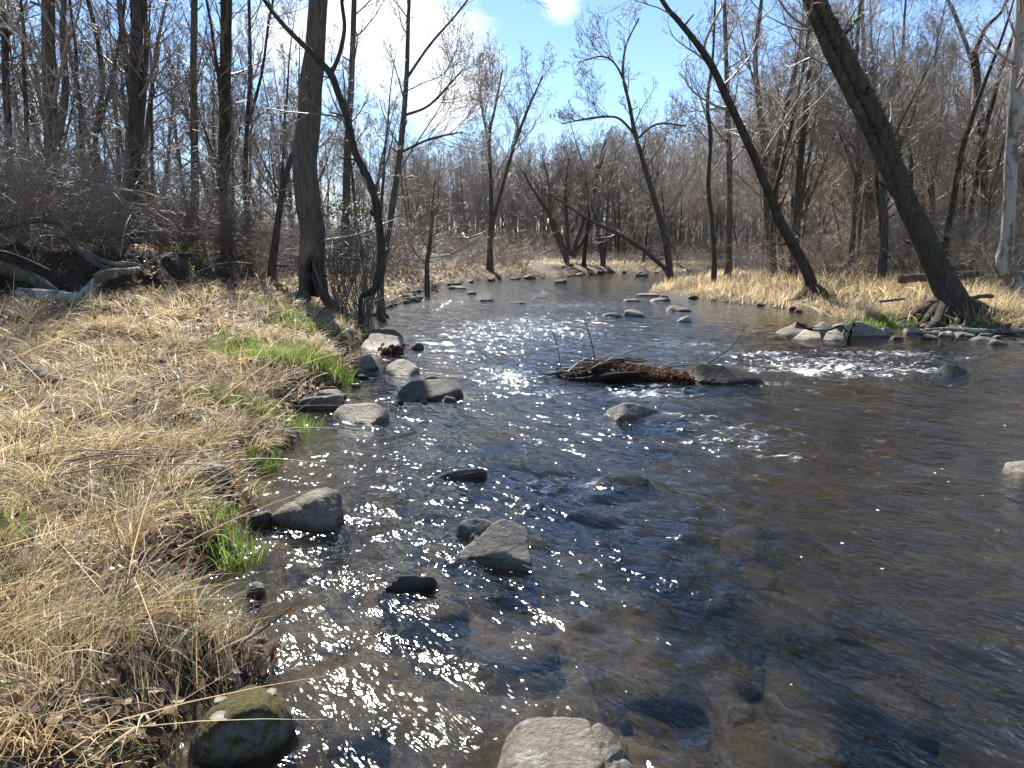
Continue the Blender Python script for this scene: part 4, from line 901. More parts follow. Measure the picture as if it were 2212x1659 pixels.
CR = dict(nl=14, L=2.6, ang=.85, t0=.25, sub=(6, 5, 4), rmin=.0045)
def build_traced():
    T = traced_tree
    # left bank
    T('dark crooked tree curving up from the waterline beside the hollow tree', [[(779, 646, 10), (800, 632, 15), (815, 612, 18), (823, 555, 17), (820, 500, 16), (815, 455, 16), (803, 403, 16), (788, 370, 15), (767, 328, 15), (748, 250, 15), (730, 200, 14), (714, 160, 14), (672, 113, 11), (620, 62, 9), (571, 0, 8)],
      [(714, 163, 10), (733, 118, 9), (744, 60, 8), (738, 0, 7)]], 16.6, BARK_DARK, TWIG_DARK, 101, dict(nl=10, L=1.9, ang=1.0, t0=.3, sub=(5, 5, 4), rmin=.004), extend=3)
    T('slender pale tree with long arching limbs rising behind the crooked tree', [[(822, 612, 15), (830, 555, 14), (838, 504, 13), (855, 399, 13), (868, 294, 12), (878, 168, 10), (882, 42, 8), (884, 0, 7)], [(878, 170, 6), (930, 95, 5), (1010, 0, 4)], [(872, 250, 6), (930, 225, 5), (1000, 150, 3)], [(864, 330, 6), (930, 300, 5), (1000, 285, 3)]],
      19.5, BARK, TWIG, 102, dict(nl=12, L=2.2, ang=.85, t0=.3, sub=(6, 5, 3), rmin=.0045), extend=4)
    T('small forked tree between the slender pale tree and the shore stones', [[(922, 573, 9), (926, 545, 9), (931, 500, 7), (935, 440, 5), (940, 390, 4)]], 31, BARK, TWIG, 103, dict(nl=12, L=2.4, ang=1.0, t0=.3, sub=(6, 5, 3), rmin=.006))
    T('thin brown tree leaning right toward the hollow tree', [[(588, 582, 18), (595, 520, 15), (606, 440, 13), (615, 390, 12), (640, 300, 9), (655, 240, 7)]], 21.5, BARK_DARK, TWIG, 104, dict(nl=10, L=2.4, ang=.9, t0=.35, sub=(6, 5, 3), rmin=.005))
    T('tall straight dark tree, second trunk left of the hollow tree', [[(474, 530, 28), (476, 470, 25), (482, 380, 24), (486, 294, 24), (487, 180, 23), (489, 0, 22)]], 34, BARK_DARK, TWIG_DARK, 105, dict(nl=14, L=3, ang=.9, t0=.4, sub=(6, 5, 4), rmin=.006))
    T('tall grey tree with a thin straight trunk left of the dark straight one', [[(420, 530, 18), (421, 420, 16), (420, 300, 15), (418, 150, 14), (420, 0, 13)]], 32, BARK, TWIG_DARK, 106, CR)
    T('thick dark tree with a vine-roughened trunk in the left wood', [[(286, 525, 34), (290, 420, 27), (292, 320, 25), (294, 180, 24), (294, 0, 23)], [(289, 400, 12), (308, 240, 11), (316, 100, 10), (312, 0, 9)]], 25, BARK_DARK, TWIG_DARK, 107, CR, amp=.2)
    T('brown shaggy double-trunked tree near the photo edge of the left wood', [[(122, 520, 36), (119, 420, 28), (112, 300, 26), (107, 150, 26), (103, 0, 24)], [(122, 330, 16), (140, 200, 14), (135, 80, 12), (138, 0, 11)]], 23, BARK, TWIG, 108, CR, amp=.2)
    T('thin dark trunk at the very edge of the left wood', [[(28, 510, 17), (22, 380, 15), (14, 200, 14), (8, 0, 13)]], 27, BARK_DARK, TWIG_DARK, 109, CR)
    T('wavy thin tree between the shaggy and the vine-roughened trees', [[(212, 520, 15), (214, 420, 12), (206, 300, 11), (222, 180, 10), (205, 60, 9), (190, 0, 8)], [(206, 300, 8), (240, 180, 7), (262, 60, 6), (270, 0, 6)]], 29, BARK_DARK, TWIG_DARK, 110, CR)
    T('slim tree with a forked top just left of the tall dark trunk', [[(535, 535, 12), (530, 400, 10), (533, 280, 9), (540, 160, 8), (538, 0, 6)], [(533, 280, 7), (565, 160, 6), (580, 50, 5), (590, 0, 5)]], 33, BARK_DARK, TWIG_DARK, 111, CR)
    T('straight mid-grey tree behind the vine tangle', [[(745, 545, 18), (748, 430, 16), (752, 300, 14), (760, 150, 12), (765, 0, 10)]], 30, BARK, TWIG_DARK, 112, CR)
    # centre
    T('tall pair of stems spreading in a V above the far left bank', [[(1058, 530, 12), (1061, 470, 10), (1060, 378, 8), (1057, 294, 7), (1069, 235, 5), (1086, 150, 3)], [(1062, 490, 9), (1090, 386, 8), (1115, 302, 6), (1141, 235, 5), (1172, 165, 3)], [(1058, 330, 6), (1044, 250, 4), (1035, 200, 2)]],
      52, BARK, TWIG_DARK, 120, dict(nl=12, L=4.0, ang=.45, t0=.35, sub=(6, 5, 3), rmin=.011))
    T('clump of fanning stems growing by the road at the far bend', [[(1222, 556, 12), (1205, 500, 10), (1178, 450, 8), (1145, 400, 6), (1130, 370, 4)], [(1228, 552, 11), (1224, 480, 9), (1222, 400, 6), (1230, 340, 3)], [(1234, 554, 11), (1262, 470, 8), (1285, 380, 6), (1310, 300, 3)], [(1238, 556, 10), (1275, 490, 8), (1302, 410, 5), (1330, 340, 3)], [(1218, 552, 8), (1190, 480, 7), (1185, 400, 5), (1175, 350, 3)]],
      72, BARK, TWIG_DARK, 121, dict(nl=12, L=4.0, ang=.6, t0=.3, sub=(6, 5, 3), rmin=.012))
    T('dark upright tree right of the fanning clump at the bend', [[(1262, 558, 9), (1268, 500, 8), (1275, 450, 7), (1290, 380, 5), (1310, 320, 3)]], 68, BARK_DARK, TWIG_DARK, 122, dict(nl=14, L=4.0, ang=.6, t0=.35, sub=(6, 5, 3), rmin=.012))
    T('twin trunks standing behind the guardrail at the bend', [[(1302, 560, 11), (1292, 500, 9), (1280, 450, 7), (1265, 390, 4)], [(1306, 556, 9), (1312, 480, 7), (1316, 400, 5), (1330, 330, 3)]], 70, BARK, TWIG_DARK, 123, dict(nl=12, L=4, ang=.6, t0=.35, sub=(6, 5, 3), rmin=.012))
    T('tree fallen at a slant over the water toward the bend', [[(1441, 588, 11), (1410, 556, 10), (1380, 532, 9), (1330, 502, 8), (1271, 474, 7), (1216, 438, 5), (1185, 420, 3)]], 47, BARK, TWIG, 124, dict(nl=10, L=3.5, ang=.8, t0=.25, sub=(5, 5, 3), rmin=.009, trop=.2))
    T('leaning greenish tree over the tip of the grassy point with a drooping limb', [[(1446, 585, 16), (1436, 510, 14), (1414, 433, 12), (1393, 361, 10), (1371, 286, 9), (1359, 223, 7), (1346, 164, 6), (1352, 100, 4), (1380, 40, 3)], [(1371, 290, 6), (1340, 258, 5), (1312, 252, 5), (1260, 258, 4), (1212, 268, 2)], [(1354, 190, 5), (1330, 140, 4), (1300, 122, 3), (1250, 134, 2)], [(1376, 300, 5), (1420, 268, 4), (1480, 272, 3)]],
      45, BARK, TWIG_DARK, 125, dict(nl=12, L=2.6, ang=.8, t0=.3, sub=(6, 5, 3), rmin=.009))
    # right bank
    T('long thin tree leaning left across the stream from bared roots', [[(1755, 640, 28), (1752, 612, 25), (1743, 585, 23), (1711, 526, 22), (1684, 476, 20), (1666, 431, 19), (1639, 363, 17), (1607, 290, 17), (1571, 213, 16), (1539, 145, 15), (1503, 91, 13), (1462, 41, 11), (1430, 0, 9)],
      [(1668, 428, 10), (1684, 376, 9), (1707, 281, 8), (1720, 218, 7), (1738, 136, 6), (1748, 45, 4)]], 24, BARK_DARK, TWIG, 130, dict(nl=15, L=2.6, ang=.9, t0=.25, sub=(6, 5, 4), rmin=.0048), roots=6, moss=900)
    T('thick two-stemmed tree leaning left over exposed roots on the right bank', [[(2058, 652, 62), (2044, 622, 56), (2020, 570, 49), (1983, 490, 45), (1956, 431, 42), (1933, 363, 39), (1904, 285, 38), (1867, 204, 37), (1832, 136, 36), (1800, 68, 33), (1770, 0, 30)],
      [(1935, 420, 22), (1912, 365, 24), (1870, 272, 23), (1829, 190, 22), (1802, 136, 22), (1775, 77, 20), (1743, 0, 18)]], 17.7, BARK_DARK, TWIG, 131, dict(nl=9, L=1.8, ang=1.1, t0=.25, sub=(5, 5, 4), rmin=.0042), k=22, roots=11, moss=3800)
    T('pale mottled tree with a crooked foot at the photo edge on the right bank', [[(2200, 622, 46), (2188, 598, 40), (2170, 562, 34), (2176, 512, 26), (2181, 408, 24), (2183, 340, 24), (2190, 250, 23), (2197, 136, 22), (2204, 45, 21), (2206, 0, 20)]], 19.5, BARK_PALE, TWIG, 132, dict(nl=14, L=2.4, ang=1.1, t0=.3, sub=(6, 5, 4), rmin=.0045), roots=5)
    T('dark forked tree behind the pale mottled tree', [[(2120, 540, 16), (2125, 400, 15), (2118, 260, 15), (2110, 170, 14), (2105, 110, 12)], [(2110, 165, 9), (2085, 90, 8), (2058, 20, 7), (2048, 0, 6)], [(2105, 115, 9), (2130, 60, 8), (2160, 30, 7), (2175, 0, 6)]], 38, BARK_DARK, TWIG, 133, dict(nl=12, L=2.6, ang=.9, t0=.4, sub=(6, 5, 4), rmin=.006))
    T('dead snag with a bent top between the two leaning trees', [[(1908, 540, 16), (1912, 480, 15), (1908, 430, 15), (1925, 340, 13), (1950, 295, 11)]], 27, BARK, TWIG, 134, dict(nl=5, L=2.2, ang=.8, t0=.4, sub=(5, 5, 3), rmin=.005))
    T('straight brown tree at the back of the straw point', [[(1574, 556, 14), (1575, 470, 12), (1576, 400, 12), (1574, 300, 11), (1570, 180, 10), (1566, 40, 8), (1565, 0, 7)]], 33, BARK, TWIG, 135, dict(nl=20, L=2.8, ang=.9, t0=.25, sub=(6, 6, 4), rmin=.006))
    T('thin dark tree at the left end of the straw point trees', [[(1543, 570, 10), (1538, 480, 9), (1530, 400, 9), (1535, 300, 8), (1528, 220, 7), (1540, 120, 5), (1545, 0, 4)]], 32, BARK_DARK, TWIG, 136, dict(nl=20, L=2.4, ang=.95, t0=.25, sub=(6, 6, 4), rmin=.006))
    T('medium grey tree standing behind the thin leaning tree', [[(1662, 545, 15), (1655, 440, 13), (1650, 330, 13), (1640, 230, 11), (1632, 120, 9), (1645, 0, 7)]], 35, BARK, TWIG, 137, dict(nl=20, L=2.8, ang=.9, t0=.25, sub=(6, 6, 4), rmin=.0065))
    T('vine-hung tree in the thicket right of the thin leaning tree', [[(1718, 550, 15), (1722, 450, 13), (1730, 340, 13), (1742, 220, 11), (1750, 100, 9), (1745, 0, 8)]], 31, BARK_DARK, TWIG, 138, dict(nl=22, L=2.2, ang=1.0, t0=.2, sub=(7, 6, 4), rmin=.006))
    T('slender upright tree seen through the fork of the thick leaning tree', [[(1840, 548, 12), (1848, 420, 10), (1855, 300, 9), (1850, 150, 8), (1858, 0, 6)]], 34, BARK, TWIG, 139, dict(nl=20, L=2.6, ang=.9, t0=.25, sub=(6, 6, 4), rmin=.0065))
    T('tall mast-like tree above the right thicket', [[(1888, 540, 13), (1880, 400, 11), (1874, 250, 10), (1866, 100, 8), (1862, 0, 6)]], 41, BARK, TWIG, 140, dict(nl=18, L=3, ang=.7, t0=.35, sub=(6, 6, 4), rmin=.0075))
build_traced()

# ------------------------------------------------------------------ woods: templates and copies
def tree_template(seed, Ht, r0, t0, nl, L, ang, mat, twig, lean=0.05, fork=False, rmin=.007, sub=(6, 5, 4)):
    r = np.random.default_rng(seed)
    n = 16; d = np.array([r.normal() * lean, r.normal() * lean, 1.0]); P = np.zeros((n + 1, 3)); P[0] = (0, 0, -.3)
    for i in range(n):
        d = nrm(d + r.normal(size=3) * .05 + np.array([0, 0, .04])); P[i + 1] = P[i] + d * Ht / n
    R = r0 * np.interp(np.linspace(0, 1, n + 1), [0, .04, .5, 1], [1.4, 1.05, .66, .10]); q, w = smooth_path(P, R, 34)
    root = bpy.data.objects.new('tree', None); COL.objects.link(root); root['category'] = 'tree'
    tm = MB().add(*tubes(q[None], w[None], 9, seed)); PP, RR = [q], [w]
    if fork:
        for s in range(r.integers(1, 4)):
            i0 = int(34 * r.uniform(.18, .45)); a = r.uniform(0, 2 * PI)
            p, R2 = stems(r, q[i0][None], np.array([[math.cos(a) * .6, math.sin(a) * .6, 1]]), np.array([Ht * r.uniform(.45, .6)]), np.array([w[i0] * .65]), 33, .045, .03, .12)
            tm.add(*tubes(p, R2, 7, seed + s)); PP.append(p[0]); RR.append(R2[0])
    tm.build('trunk', mat, root)
    cm = MB()
    for q, w in zip(PP, RR):
        V, a, b, _ = crown_mb(r, q[None], w[None], nl, L, ang, t0, 1.0, sub, rmin, k=(4, 3, 3, 3), seg=(6, 5, 3, 2)).data(); cm.add(V, a, b)
    cm.build('crown', twig, root)
    return root
def shrub_template(seed, n, L, spread, mat, rmin=.004, arch=-.06, sub=(7, 5)):
    r = np.random.default_rng(seed); mb = MB()
    a = r.uniform(0, 2 * PI, n); P0 = np.stack([np.cos(a) * .2 * r.random(n), np.sin(a) * .2 * r.random(n), -.1 + 0 * a], -1)
    D = np.stack([np.cos(a) * spread, np.sin(a) * spread, np.ones(n)], -1) + r.normal(size=(n, 3)) * .2
    l = L * r.uniform(.6, 1.15, n)
    P, R = stems(r, P0, D, l, .006 + .005 * l * r.random(n), 9, .09, arch, .3); mb.add(*tubes(P, np.maximum(R, rmin), 4, seed)); ll = l
    for j, m in enumerate(sub):
        p2, d2, l2, q2 = kids(r, P, R, m, .2, 1, .7, ll * (.42 if j == 0 else .5), .6, .5)
        P, R = stems(r, p2, d2, l2, np.maximum(q2, rmin), 4 if j == 0 else 3, .16, .0, .5); ll = l2; mb.add(*tubes(P, np.maximum(R, rmin * .7), 3, seed + j))
    o = mb.build('shrub', mat); o['category'] = 'shrub'
    return o

def build_woods():
    r = np.random.default_rng(55)
    TL = [tree_template(300 + i, [17, 19, 15, 18, 14, 16][i], [.17, .20, .12, .15, .09, .11][i], [.22, .3, .18, .28, .15, .2][i], [22, 20, 22, 20, 24, 22][i], [2.8, 3.2, 2.4, 3, 2.0, 2.5][i], .8, [BARK_DARK, BARK][i % 2], TWIG_DARK, .05, i in (1, 2, 5)) for i in range(6)]
    TR = [tree_template(320 + i, [13, 15, 11, 14, 12][i], [.14, .16, .10, .13, .11][i], [.15, .22, .12, .18, .15][i], 24, [2.6, 3.0, 2.2, 2.8, 2.4][i], .85, [BARK, BARK_DARK][i % 2], TWIG, .09, i in (0, 2, 3), .0058) for i in range(5)]
    used = set()
    def place(T, x, y, s, label, group, rz=None):
        i = int(r.integers(0, len(T))); src = T[i]; rz = r.uniform(0, 2 * PI) if rz is None else rz
        z = hz(x, y); sc = (s * r.uniform(.9, 1.1), s * r.uniform(.9, 1.1), s)
        if src.name not in used:
            used.add(src.name); src.location = (x, y, z); src.rotation_euler = (0, 0, rz); src.scale = sc; src['label'] = label; src['group'] = group; return src
        return dup(src, (x, y, z), rz, sc, label, group)
    pts = []
    def scatter(n, xr, yr, cond, mind):
        out = []; tries = 0
        while len(out) < n and tries < n * 60:
            tries += 1; y = r.uniform(*yr); x = r.uniform(*xr(y))
            if any((x - a) ** 2 + (y - b) ** 2 < mind ** 2 for a, b in pts): continue
            if not cond(x, y): continue
            pts.append((x, y)); out.append((x, y))
        return out
    sdp = lambda x, y: float(riv(np.array([x]), np.array([y]))[0])
    ter = lambda x, y: float(-psd(np.array([x]), np.array([y]), TERR)[0])
    for x, y in scatter(26, lambda y: (-y * .74 - 2, -y * .10 - 5), (26, 44), lambda x, y: sdp(x, y) > 3 and ter(x, y) > 1, 1.6):
        place(TL, x, y, r.uniform(.7, 1.05), 'bare dark tree in the front of the left wood, behind the thicket', 'trees in the front of the left wood')
    for x, y in scatter(70, lambda y: (-y * .76 - 2, -y * .06 - 3), (42, 90), lambda x, y: sdp(x, y) > 4, 1.7):
        place(TL, x, y, r.uniform(.65, 1.0), 'bare tree deep in the left wood against the bright sky', 'trees deep in the left wood')
    for x, y in scatter(64, lambda y: (-y * .18, y * .24), (90, 118), lambda x, y: sdp(x, y) > 5, 1.5):
        place(TL, x, y, r.uniform(.6, .95), 'bare tree behind the road at the far bend', 'trees behind the far bend')
    for x, y in scatter(28, lambda y: (y * .20 + 2, y * .74 + 1), (27, 45), lambda x, y: sdp(x, y) > 5, 1.7):
        place(TR, x, y, r.uniform(.65, 1.0), 'bare twiggy tree in the thicket behind the right bank', 'trees in the right bank thicket')
    for x, y in scatter(44, lambda y: (y * .14 + 2, y * .74), (45, 84), lambda x, y: sdp(x, y) > 4, 2.0):
        place(TR, x, y, r.uniform(.6, .92), 'bare grey tree on the lower slope right of the stream', 'trees on the lower right slope')
    # the wooded hillside far behind reads as one mass
    mb = MB(); base = []
    for i in range(4):
        q = np.random.default_rng(400 + i); n = 12
        P = np.zeros((n + 1, 3)); P[:, 2] = np.linspace(-.3, 14, n + 1); P[:, :2] += np.cumsum(q.normal(size=(n + 1, 2)) * .12, 0)
        w = .16 * np.linspace(1, .15, n + 1); m_ = MB().add(*tubes(P[None], w[None], 5, i))
        V, a, b, _ = crown_mb(q, P[None], w[None], 18, 3.4, .75, .22, 1, (6, 5), .0135, k=(3, 3, 3), seg=(4, 3, 2)).data(); m_.add(V, a, b); base.append(m_.data())
    for i in range(660):
        y = r.uniform(100, 215) if i < 300 else r.uniform(96, 165); x = r.uniform(-y * .22, y * .80 + 4) if i < 300 else r.uniform(-y * .15, y * .34)
        V, a, _, _ = base[i % 4]; c, s = math.cos(i * 2.4), math.sin(i * 2.4); k = r.uniform(.8, 1.15) * (1.22 if x > 18 else 1)
        V2 = np.stack([(V[:, 0] * c - V[:, 1] * s) * k + x, (V[:, 0] * s + V[:, 1] * c) * k + y, V[:, 2] * k + hz(x, y)], -1); mb.add(V2, a)
    tag(mb.build('hillside_woods', TWIG_FAR), 'grey leafless wood covering the hillside behind the right bank', 'woods', kind='stuff')
    # thickets
    SH = [shrub_template(500 + i, [16, 12, 20, 14, 18][i], [2.4, 3.0, 1.8, 2.6, 2.0][i], [.6, .8, .7, .5, .9][i], [TWIG, TWIG_RED, TWIG, TWIG_DARK, TWIG_RED][i], .0042, [-.05, -.09, -.04, -.02, -.1][i]) for i in range(5)]
    su = set()
    def shrub(x, y, s, label, group):
        src = SH[int(r.integers(0, 5))]; z = hz(x, y); rz = r.uniform(0, 2 * PI); sc = (s, s, s * r.uniform(.85, 1.2))
        if src.name not in su:
            su.add(src.name); src.location = (x, y, z); src.rotation_euler = (0, 0, rz); src.scale = sc; src['label'] = label; src['group'] = group; return
        dup(src, (x, y, z), rz, sc, label, group)
    pts.clear()
    for x, y in scatter(110, lambda y: (-y * .74 - 1, -y * .16 - 2), (15, 36), lambda x, y: ter(x, y) > 1.9 and sdp(x, y) > 2.5, .8):
        shrub(x, y, r.uniform(.85, 1.7), 'tangled bare shrub of the thicket on top of the cut bank', 'shrubs of the left thicket')
    for x, y in scatter(120, lambda y: (-y * .45 - 1, y * .03), (27, 76), lambda x, y: sdp(x, y) > 1.8, 1.0):
        shrub(x, y, r.uniform(.8, 1.6), 'reddish brown bare shrub lining the far left bank', 'shrubs lining the far left bank')
    for x, y in scatter(95, lambda y: (-14, 32), (73, 102), lambda x, y: sdp(x, y) > .8 and not 83.5 < y - .05 * x < 90, 1.2):
        shrub(x, y, r.uniform(.7, 1.1) if y < 86 else r.uniform(1.4, 2.6), 'low dark shrub on the bank at the far bend', 'shrubs at the far bend')
    for x, y in scatter(60, lambda y: (y * .20 + 2, y * .74 + 1), (18, 42), lambda x, y: sdp(x, y) > 4.2, 1.1):
        shrub(x, y, r.uniform(.7, 1.25), 'tan bare shrub in the undergrowth behind the straw on the right bank', 'shrubs behind the right bank')
build_woods()

# ------------------------------------------------------------------ logs, sticks, vine tangle, leaf jam
def stick(name, pts, rad, mat, label=None, cat=None, parent=None, shift=None, k=8, amp=.12, cap=True, seed=1, side=0, n=None):
    P = [np.array(p, float) for p in pts]
    q, w = smooth_path(P, rad, n or max(10, len(P) * 6))
    mb = MB(); V, Fq = tubes(q[None], w[None], k, seed); V = knobbly(V, q, w, k, seed, amp, 1.2 / max(rad[0], .01))
    F3 = []
    if cap:
        m = len(V); V = np.concatenate([V, [q[0], q[-1]]])
        F3 = [[(i + 1) % k, i, m] for i in range(k)] + [[m - 1 - k + i + 0, m - 1 - k + (i + 1) % k, m + 1] for i in range(k)]
        F3 = [[(i + 1) % k, i, m] for i in range(k)] + [[m - k + i, m - k + (i + 1) % k, m + 1] for i in range(k)]
    mb.add(V, Fq, F3)
    if side:
        r = np.random.default_rng(seed); p2, d2, l2, q2 = kids(r, q[None], w[None], side, .2, 1, .7, np.linalg.norm(q[-1] - q[0]) * .35, .6); p, R = stems(r, p2, d2, l2, q2, 5, .15, .05, .4)
        mb.add(*tubes(p, R, 4, seed))
    o = P[0] if shift is None else np.asarray(shift)
    ob = mb.build(name, mat, parent, shift=o)
    if parent is None: ob.location = [float(x) for x in o]
    if label: tag(ob, label, cat)
    return ob
def on_rock(o, px, py):
    V = np.array([v.co[:] for v in o.data.vertices]) + np.array(o.location[:])
    d = nrm(ray(px, py)); q = V - np.array([0, 0, EYE]); t = q @ d; e = np.linalg.norm(q - t[:, None] * d, axis=1)
    k = np.where(e < max(.012, e.min() * 1.3))[0]; k = k[np.argmin(t[k])]
    return V[k] + np.array([0, 0, .004])
def build_wood_bits():
    S = stick
    # left cut bank
    a = [G(-60, 610), G(20, 622), G(80, 630), G(125, 640)]
    S('fallen_log', [a[0] + [0, 0, .35], a[1] + [0, 0, .28], a[2] + [0, 0, .2], a[3] + [0, 0, .02]], [.17, .16, .14, .10], BARK_LOG, 'thick weathered log lying under the cut bank at the photo edge', 'log', k=16)
    b = [G(60, 660), G(130, 655), G(165, 648)]
    Yb = b[1][1]
    S('fallen_log', [PY(40, 633, Yb), PY(110, 638, Yb), PY(170, 645, Yb), PY(190, 632, Yb), PY(215, 606, Yb), PY(238, 592, Yb), PY(300, 582, Yb + .6)], [.11, .11, .115, .115, .11, .09, .05], BARK_PALE, 'crooked whitish log with smooth pale bark below the dark bank', 'log', k=14)
    c = G(150, 560)[1]
    S('fallen_log', [PY(-30, 500, c), PY(60, 478, c), PY(120, 478, c), PY(145, 500, c), PY(165, 535, c), PY(210, 570, c - .4), PY(260, 590, c - .7)], [.05, .065, .065, .075, .08, .06, .04], BARK_LOG, 'dark arched root bending down over the cut bank', 'root', k=12, amp=.25)
    S('fallen_log', [PY(170, 540, c), PY(215, 560, c - .3), PY(255, 573, c - .5), PY(295, 572, c - .6)], [.09, .06, .045, .015], BARK_LOG, 'pointed grey root sticking out of the cut bank', 'root', k=10, amp=.25)
    e = G(20, 830); f = G(118, 835)
    S('fallen_log', [G(-60, 800) + [0, 0, .12], G(20, 815) + [0, 0, .12], G(70, 822) + [0, 0, .10], G(130, 836) + [0, 0, .03]], [.07, .07, .065, .04], BARK_LOG, 'brown rotting log in the straw at the photo edge', 'log', k=14, amp=.25)
    S('fallen_log', [G(-60, 850) + [0, 0, .05], G(50, 852) + [0, 0, .05], G(150, 850) + [0, 0, .02]], [.06, .055, .03], BARK_LOG, 'split slab of wood in front of the rotting log', 'log', k=10, amp=.3)
    r = np.random.default_rng(12)
    for i, (x, y) in enumerate([(60, 560), (200, 600), (120, 590), (300, 600), (350, 585), (420, 590), (260, 560), (30, 540)]):
        g = G(x, y); d = nrm(np.array([r.normal(), r.normal() * .5, .3])); L = r.uniform(.8, 1.8)
        S('branch', [g, g + d * L * .5 + [0, 0, .15], g + d * L], [.022, .016, .006], TWIG, 'fallen branch caught on the face of the cut bank', 'branch', side=5, seed=i)['group'] = 'branches on the cut bank'
    for i in range(26):
        x, y = r.uniform(60, 560), r.uniform(650, 1080); g = G(x, y, lift=.06); an = r.normal(.3, .6); L = r.uniform(.4, 1.0)
        d = np.array([math.cos(an), math.sin(an), r.uniform(-.05, .2)])
        S('dry_stalk', [g, g + d * L * .5 + [0, 0, .04], g + d * L], [.006, .005, .003], TWIG, 'bare dry stalk lying across the straw of the left bank', 'stalk', k=5, seed=i)['group'] = 'dry stalks on the left bank'
    p = G(1945, 605); q = G(2165, 600)
    S('fallen_log', [PY(1942, 603, 22), PY(1990, 600, 22), PY(2060, 594, 22.3), PY(2175, 590, 22.8)], [.13, .12, .11, .09], BARK_LOG, 'long straight log lying in the straw behind the thick leaning tree', 'log', k=14)
    S('driftwood_pole', [W(1998, 714, .05), W(2060, 711, .10), W(2120, 715, .10), W(2230, 714, .10)], [.045, .05, .05, .045], BARK_PALE, 'bleached driftwood pole at the foot of the right bank', 'driftwood', k=10)
    S('driftwood_pole', [W(2000, 700, .10), W(2060, 692, .18), W(2130, 698, .2)], [.03, .03, .015], BARK_LOG, 'thin crooked driftwood stick above the bleached pole', 'driftwood', k=8)
    S('driftwood_pole', [PY(2095, 646, 16.8), PY(2120, 640, 16.8), PY(2145, 640, 16.8)], [.05, .05, .045], BARK_LOG, 'short cut log stub in the shadow of the thick leaning tree', 'log', k=10)
    S('driftwood_pole', [PY(1900, 652, 17.5), PY(1930, 648, 17.4), PY(1955, 645, 17.3)], [.03, .03, .025], BARK_LOG, 'short pale stick beside the exposed roots', 'stick', k=8)
    S('driftwood_stick', [W(1722, 697, .38), W(1750, 712, .2), W(1790, 712, .25), W(1816, 704, .35), W(1830, 718, .2)], [.02, .025, .025, .02, .012], BARK_DARK, 'dark bent branch lying over the rocks of the bar', 'branch', side=5)
    S('driftwood_stick', [W(1832, 728, .05), W(1838, 715, .2), W(1846, 697, .42)], [.05, .04, .02], BARK_DARK, 'broken dark snag propped on the pale plank-like slab', 'branch', side=6, seed=4)
    S('driftwood_stick', [W(475, 896, .12), W(545, 860, .22), W(590, 862, .16), W(690, 800, .35)], [.014, .016, .016, .006], BARK_DARK, 'dark twisted stick rising across the leafy patch', 'stick', side=3, seed=9)
    S('driftwood_stick', [W(560, 886, .12), W(640, 879, .11), W(742, 877, .09)], [.012, .016, .012], BARK_LOG, 'straight stick resting across the flat bank stone', 'stick', seed=3)
    S('driftwood_stick', [W(985, 1030, .05), W(1020, 1022, .07), W(1080, 1018, .05)], [.004, .005, .003], BARK_DARK, 'thin twig against the long low grey rock', 'twig', k=6)
    # orange leaf twigs at the water
    for lab, a0, a1, a2, lf in [('thin twig with an orange leaf at its tip over the shallows', (500, 1400, .08), (560, 1365, .16), (630, 1312, .26), (628, 1325, .23)), ('twig with dark red leaves beside the mossy boulder', (520, 1490, .05), (560, 1440, .12), (610, 1385, .2), (590, 1410, .14))]:
        pts = [W(*a0), W(*a1), W(*a2)]
        root = empty('twig', pts[0], lab, 'twig'); S('stem', pts, [.004, .004, .003], BARK_LOG, parent=root, shift=pts[0], k=6)
        for j in range(1 if 'orange' in lab else 3):
            c = W(*lf) + r.normal(size=3) * .015 * j
            leaf_obj(root, c - pts[0], .045, (.36, .13, .03) if 'orange' in lab else (.16, .03, .015), j)
    # vine tangle
    vy = 17.6; org = PY(740, 640, vy); org[2] = hz(org[0], org[1])
    root = empty('vine_tangle', org, 'dark thicket of vines with glossy leaves arching right of the hollow tree', 'vine')
    mb = MB(); rr = np.random.default_rng(77)
    for i in range(90):
        x0 = rr.uniform(712, 805); x1 = x0 + rr.normal() * 30; yt = rr.uniform(445, 560)
        P = [PY(x0, 640, vy + rr.normal() * .3), PY((x0 + x1) / 2 + rr.normal() * 12, (640 + yt) / 2, vy + rr.normal() * .4), PY(x1, yt, vy + rr.normal() * .4), PY(x1 + rr.normal() * 30, yt + rr.uniform(10, 70), vy + rr.normal() * .4)]
        P[0][2] = hz(P[0][0], P[0][1]) - .05
        P[1] = P[1] + rr.normal(size=3) * np.array([.25, .1, .1]); q, w = smooth_path(P, [.010, .008, .006, .004], 14); mb.add(*tubes(q[None], w[None], 4, i))
        p2, d2, l2, q2 = kids(rr, q[None], w[None], 9, .15, 1, .9, .5, .6); p, R = stems(rr, p2, d2, l2, q2, 3, .25, 0, .4); mb.add(*tubes(p, R, 3, i))
    mb.build('stems', TWIG_DARK, root, shift=org)
    lm = MB(); n = 650
    px = rr.uniform(704, 818, n); top = 452 + 6 * np.sin(px / 12); py = np.where(rr.random(n) < .55, top + rr.normal(size=n) * 10, rr.uniform(455, 600, n))
    c = np.array([PY(a, b, vy + rr.normal() * .45) for a, b in zip(px, py)])
    a = rr.normal(size=(n, 3)); u = nrm(a); v = nrm(np.cross(u, rr.normal(size=(n, 3)))); s = rr.uniform(.02, .055, n)[:, None]
    V = np.stack([c - u * s, c + v * s * .6, c + u * s, c - v * s * .6], 1).reshape(-1, 3)
    lm.add(V, np.arange(4 * n).reshape(-1, 4), None, np.repeat(np.array([[.05, .055, .024]]) * rr.uniform(.5, 1.8, (n, 1)), 4, 0)); lm.build('foliage', GREEN, root, smooth=False, shift=org)
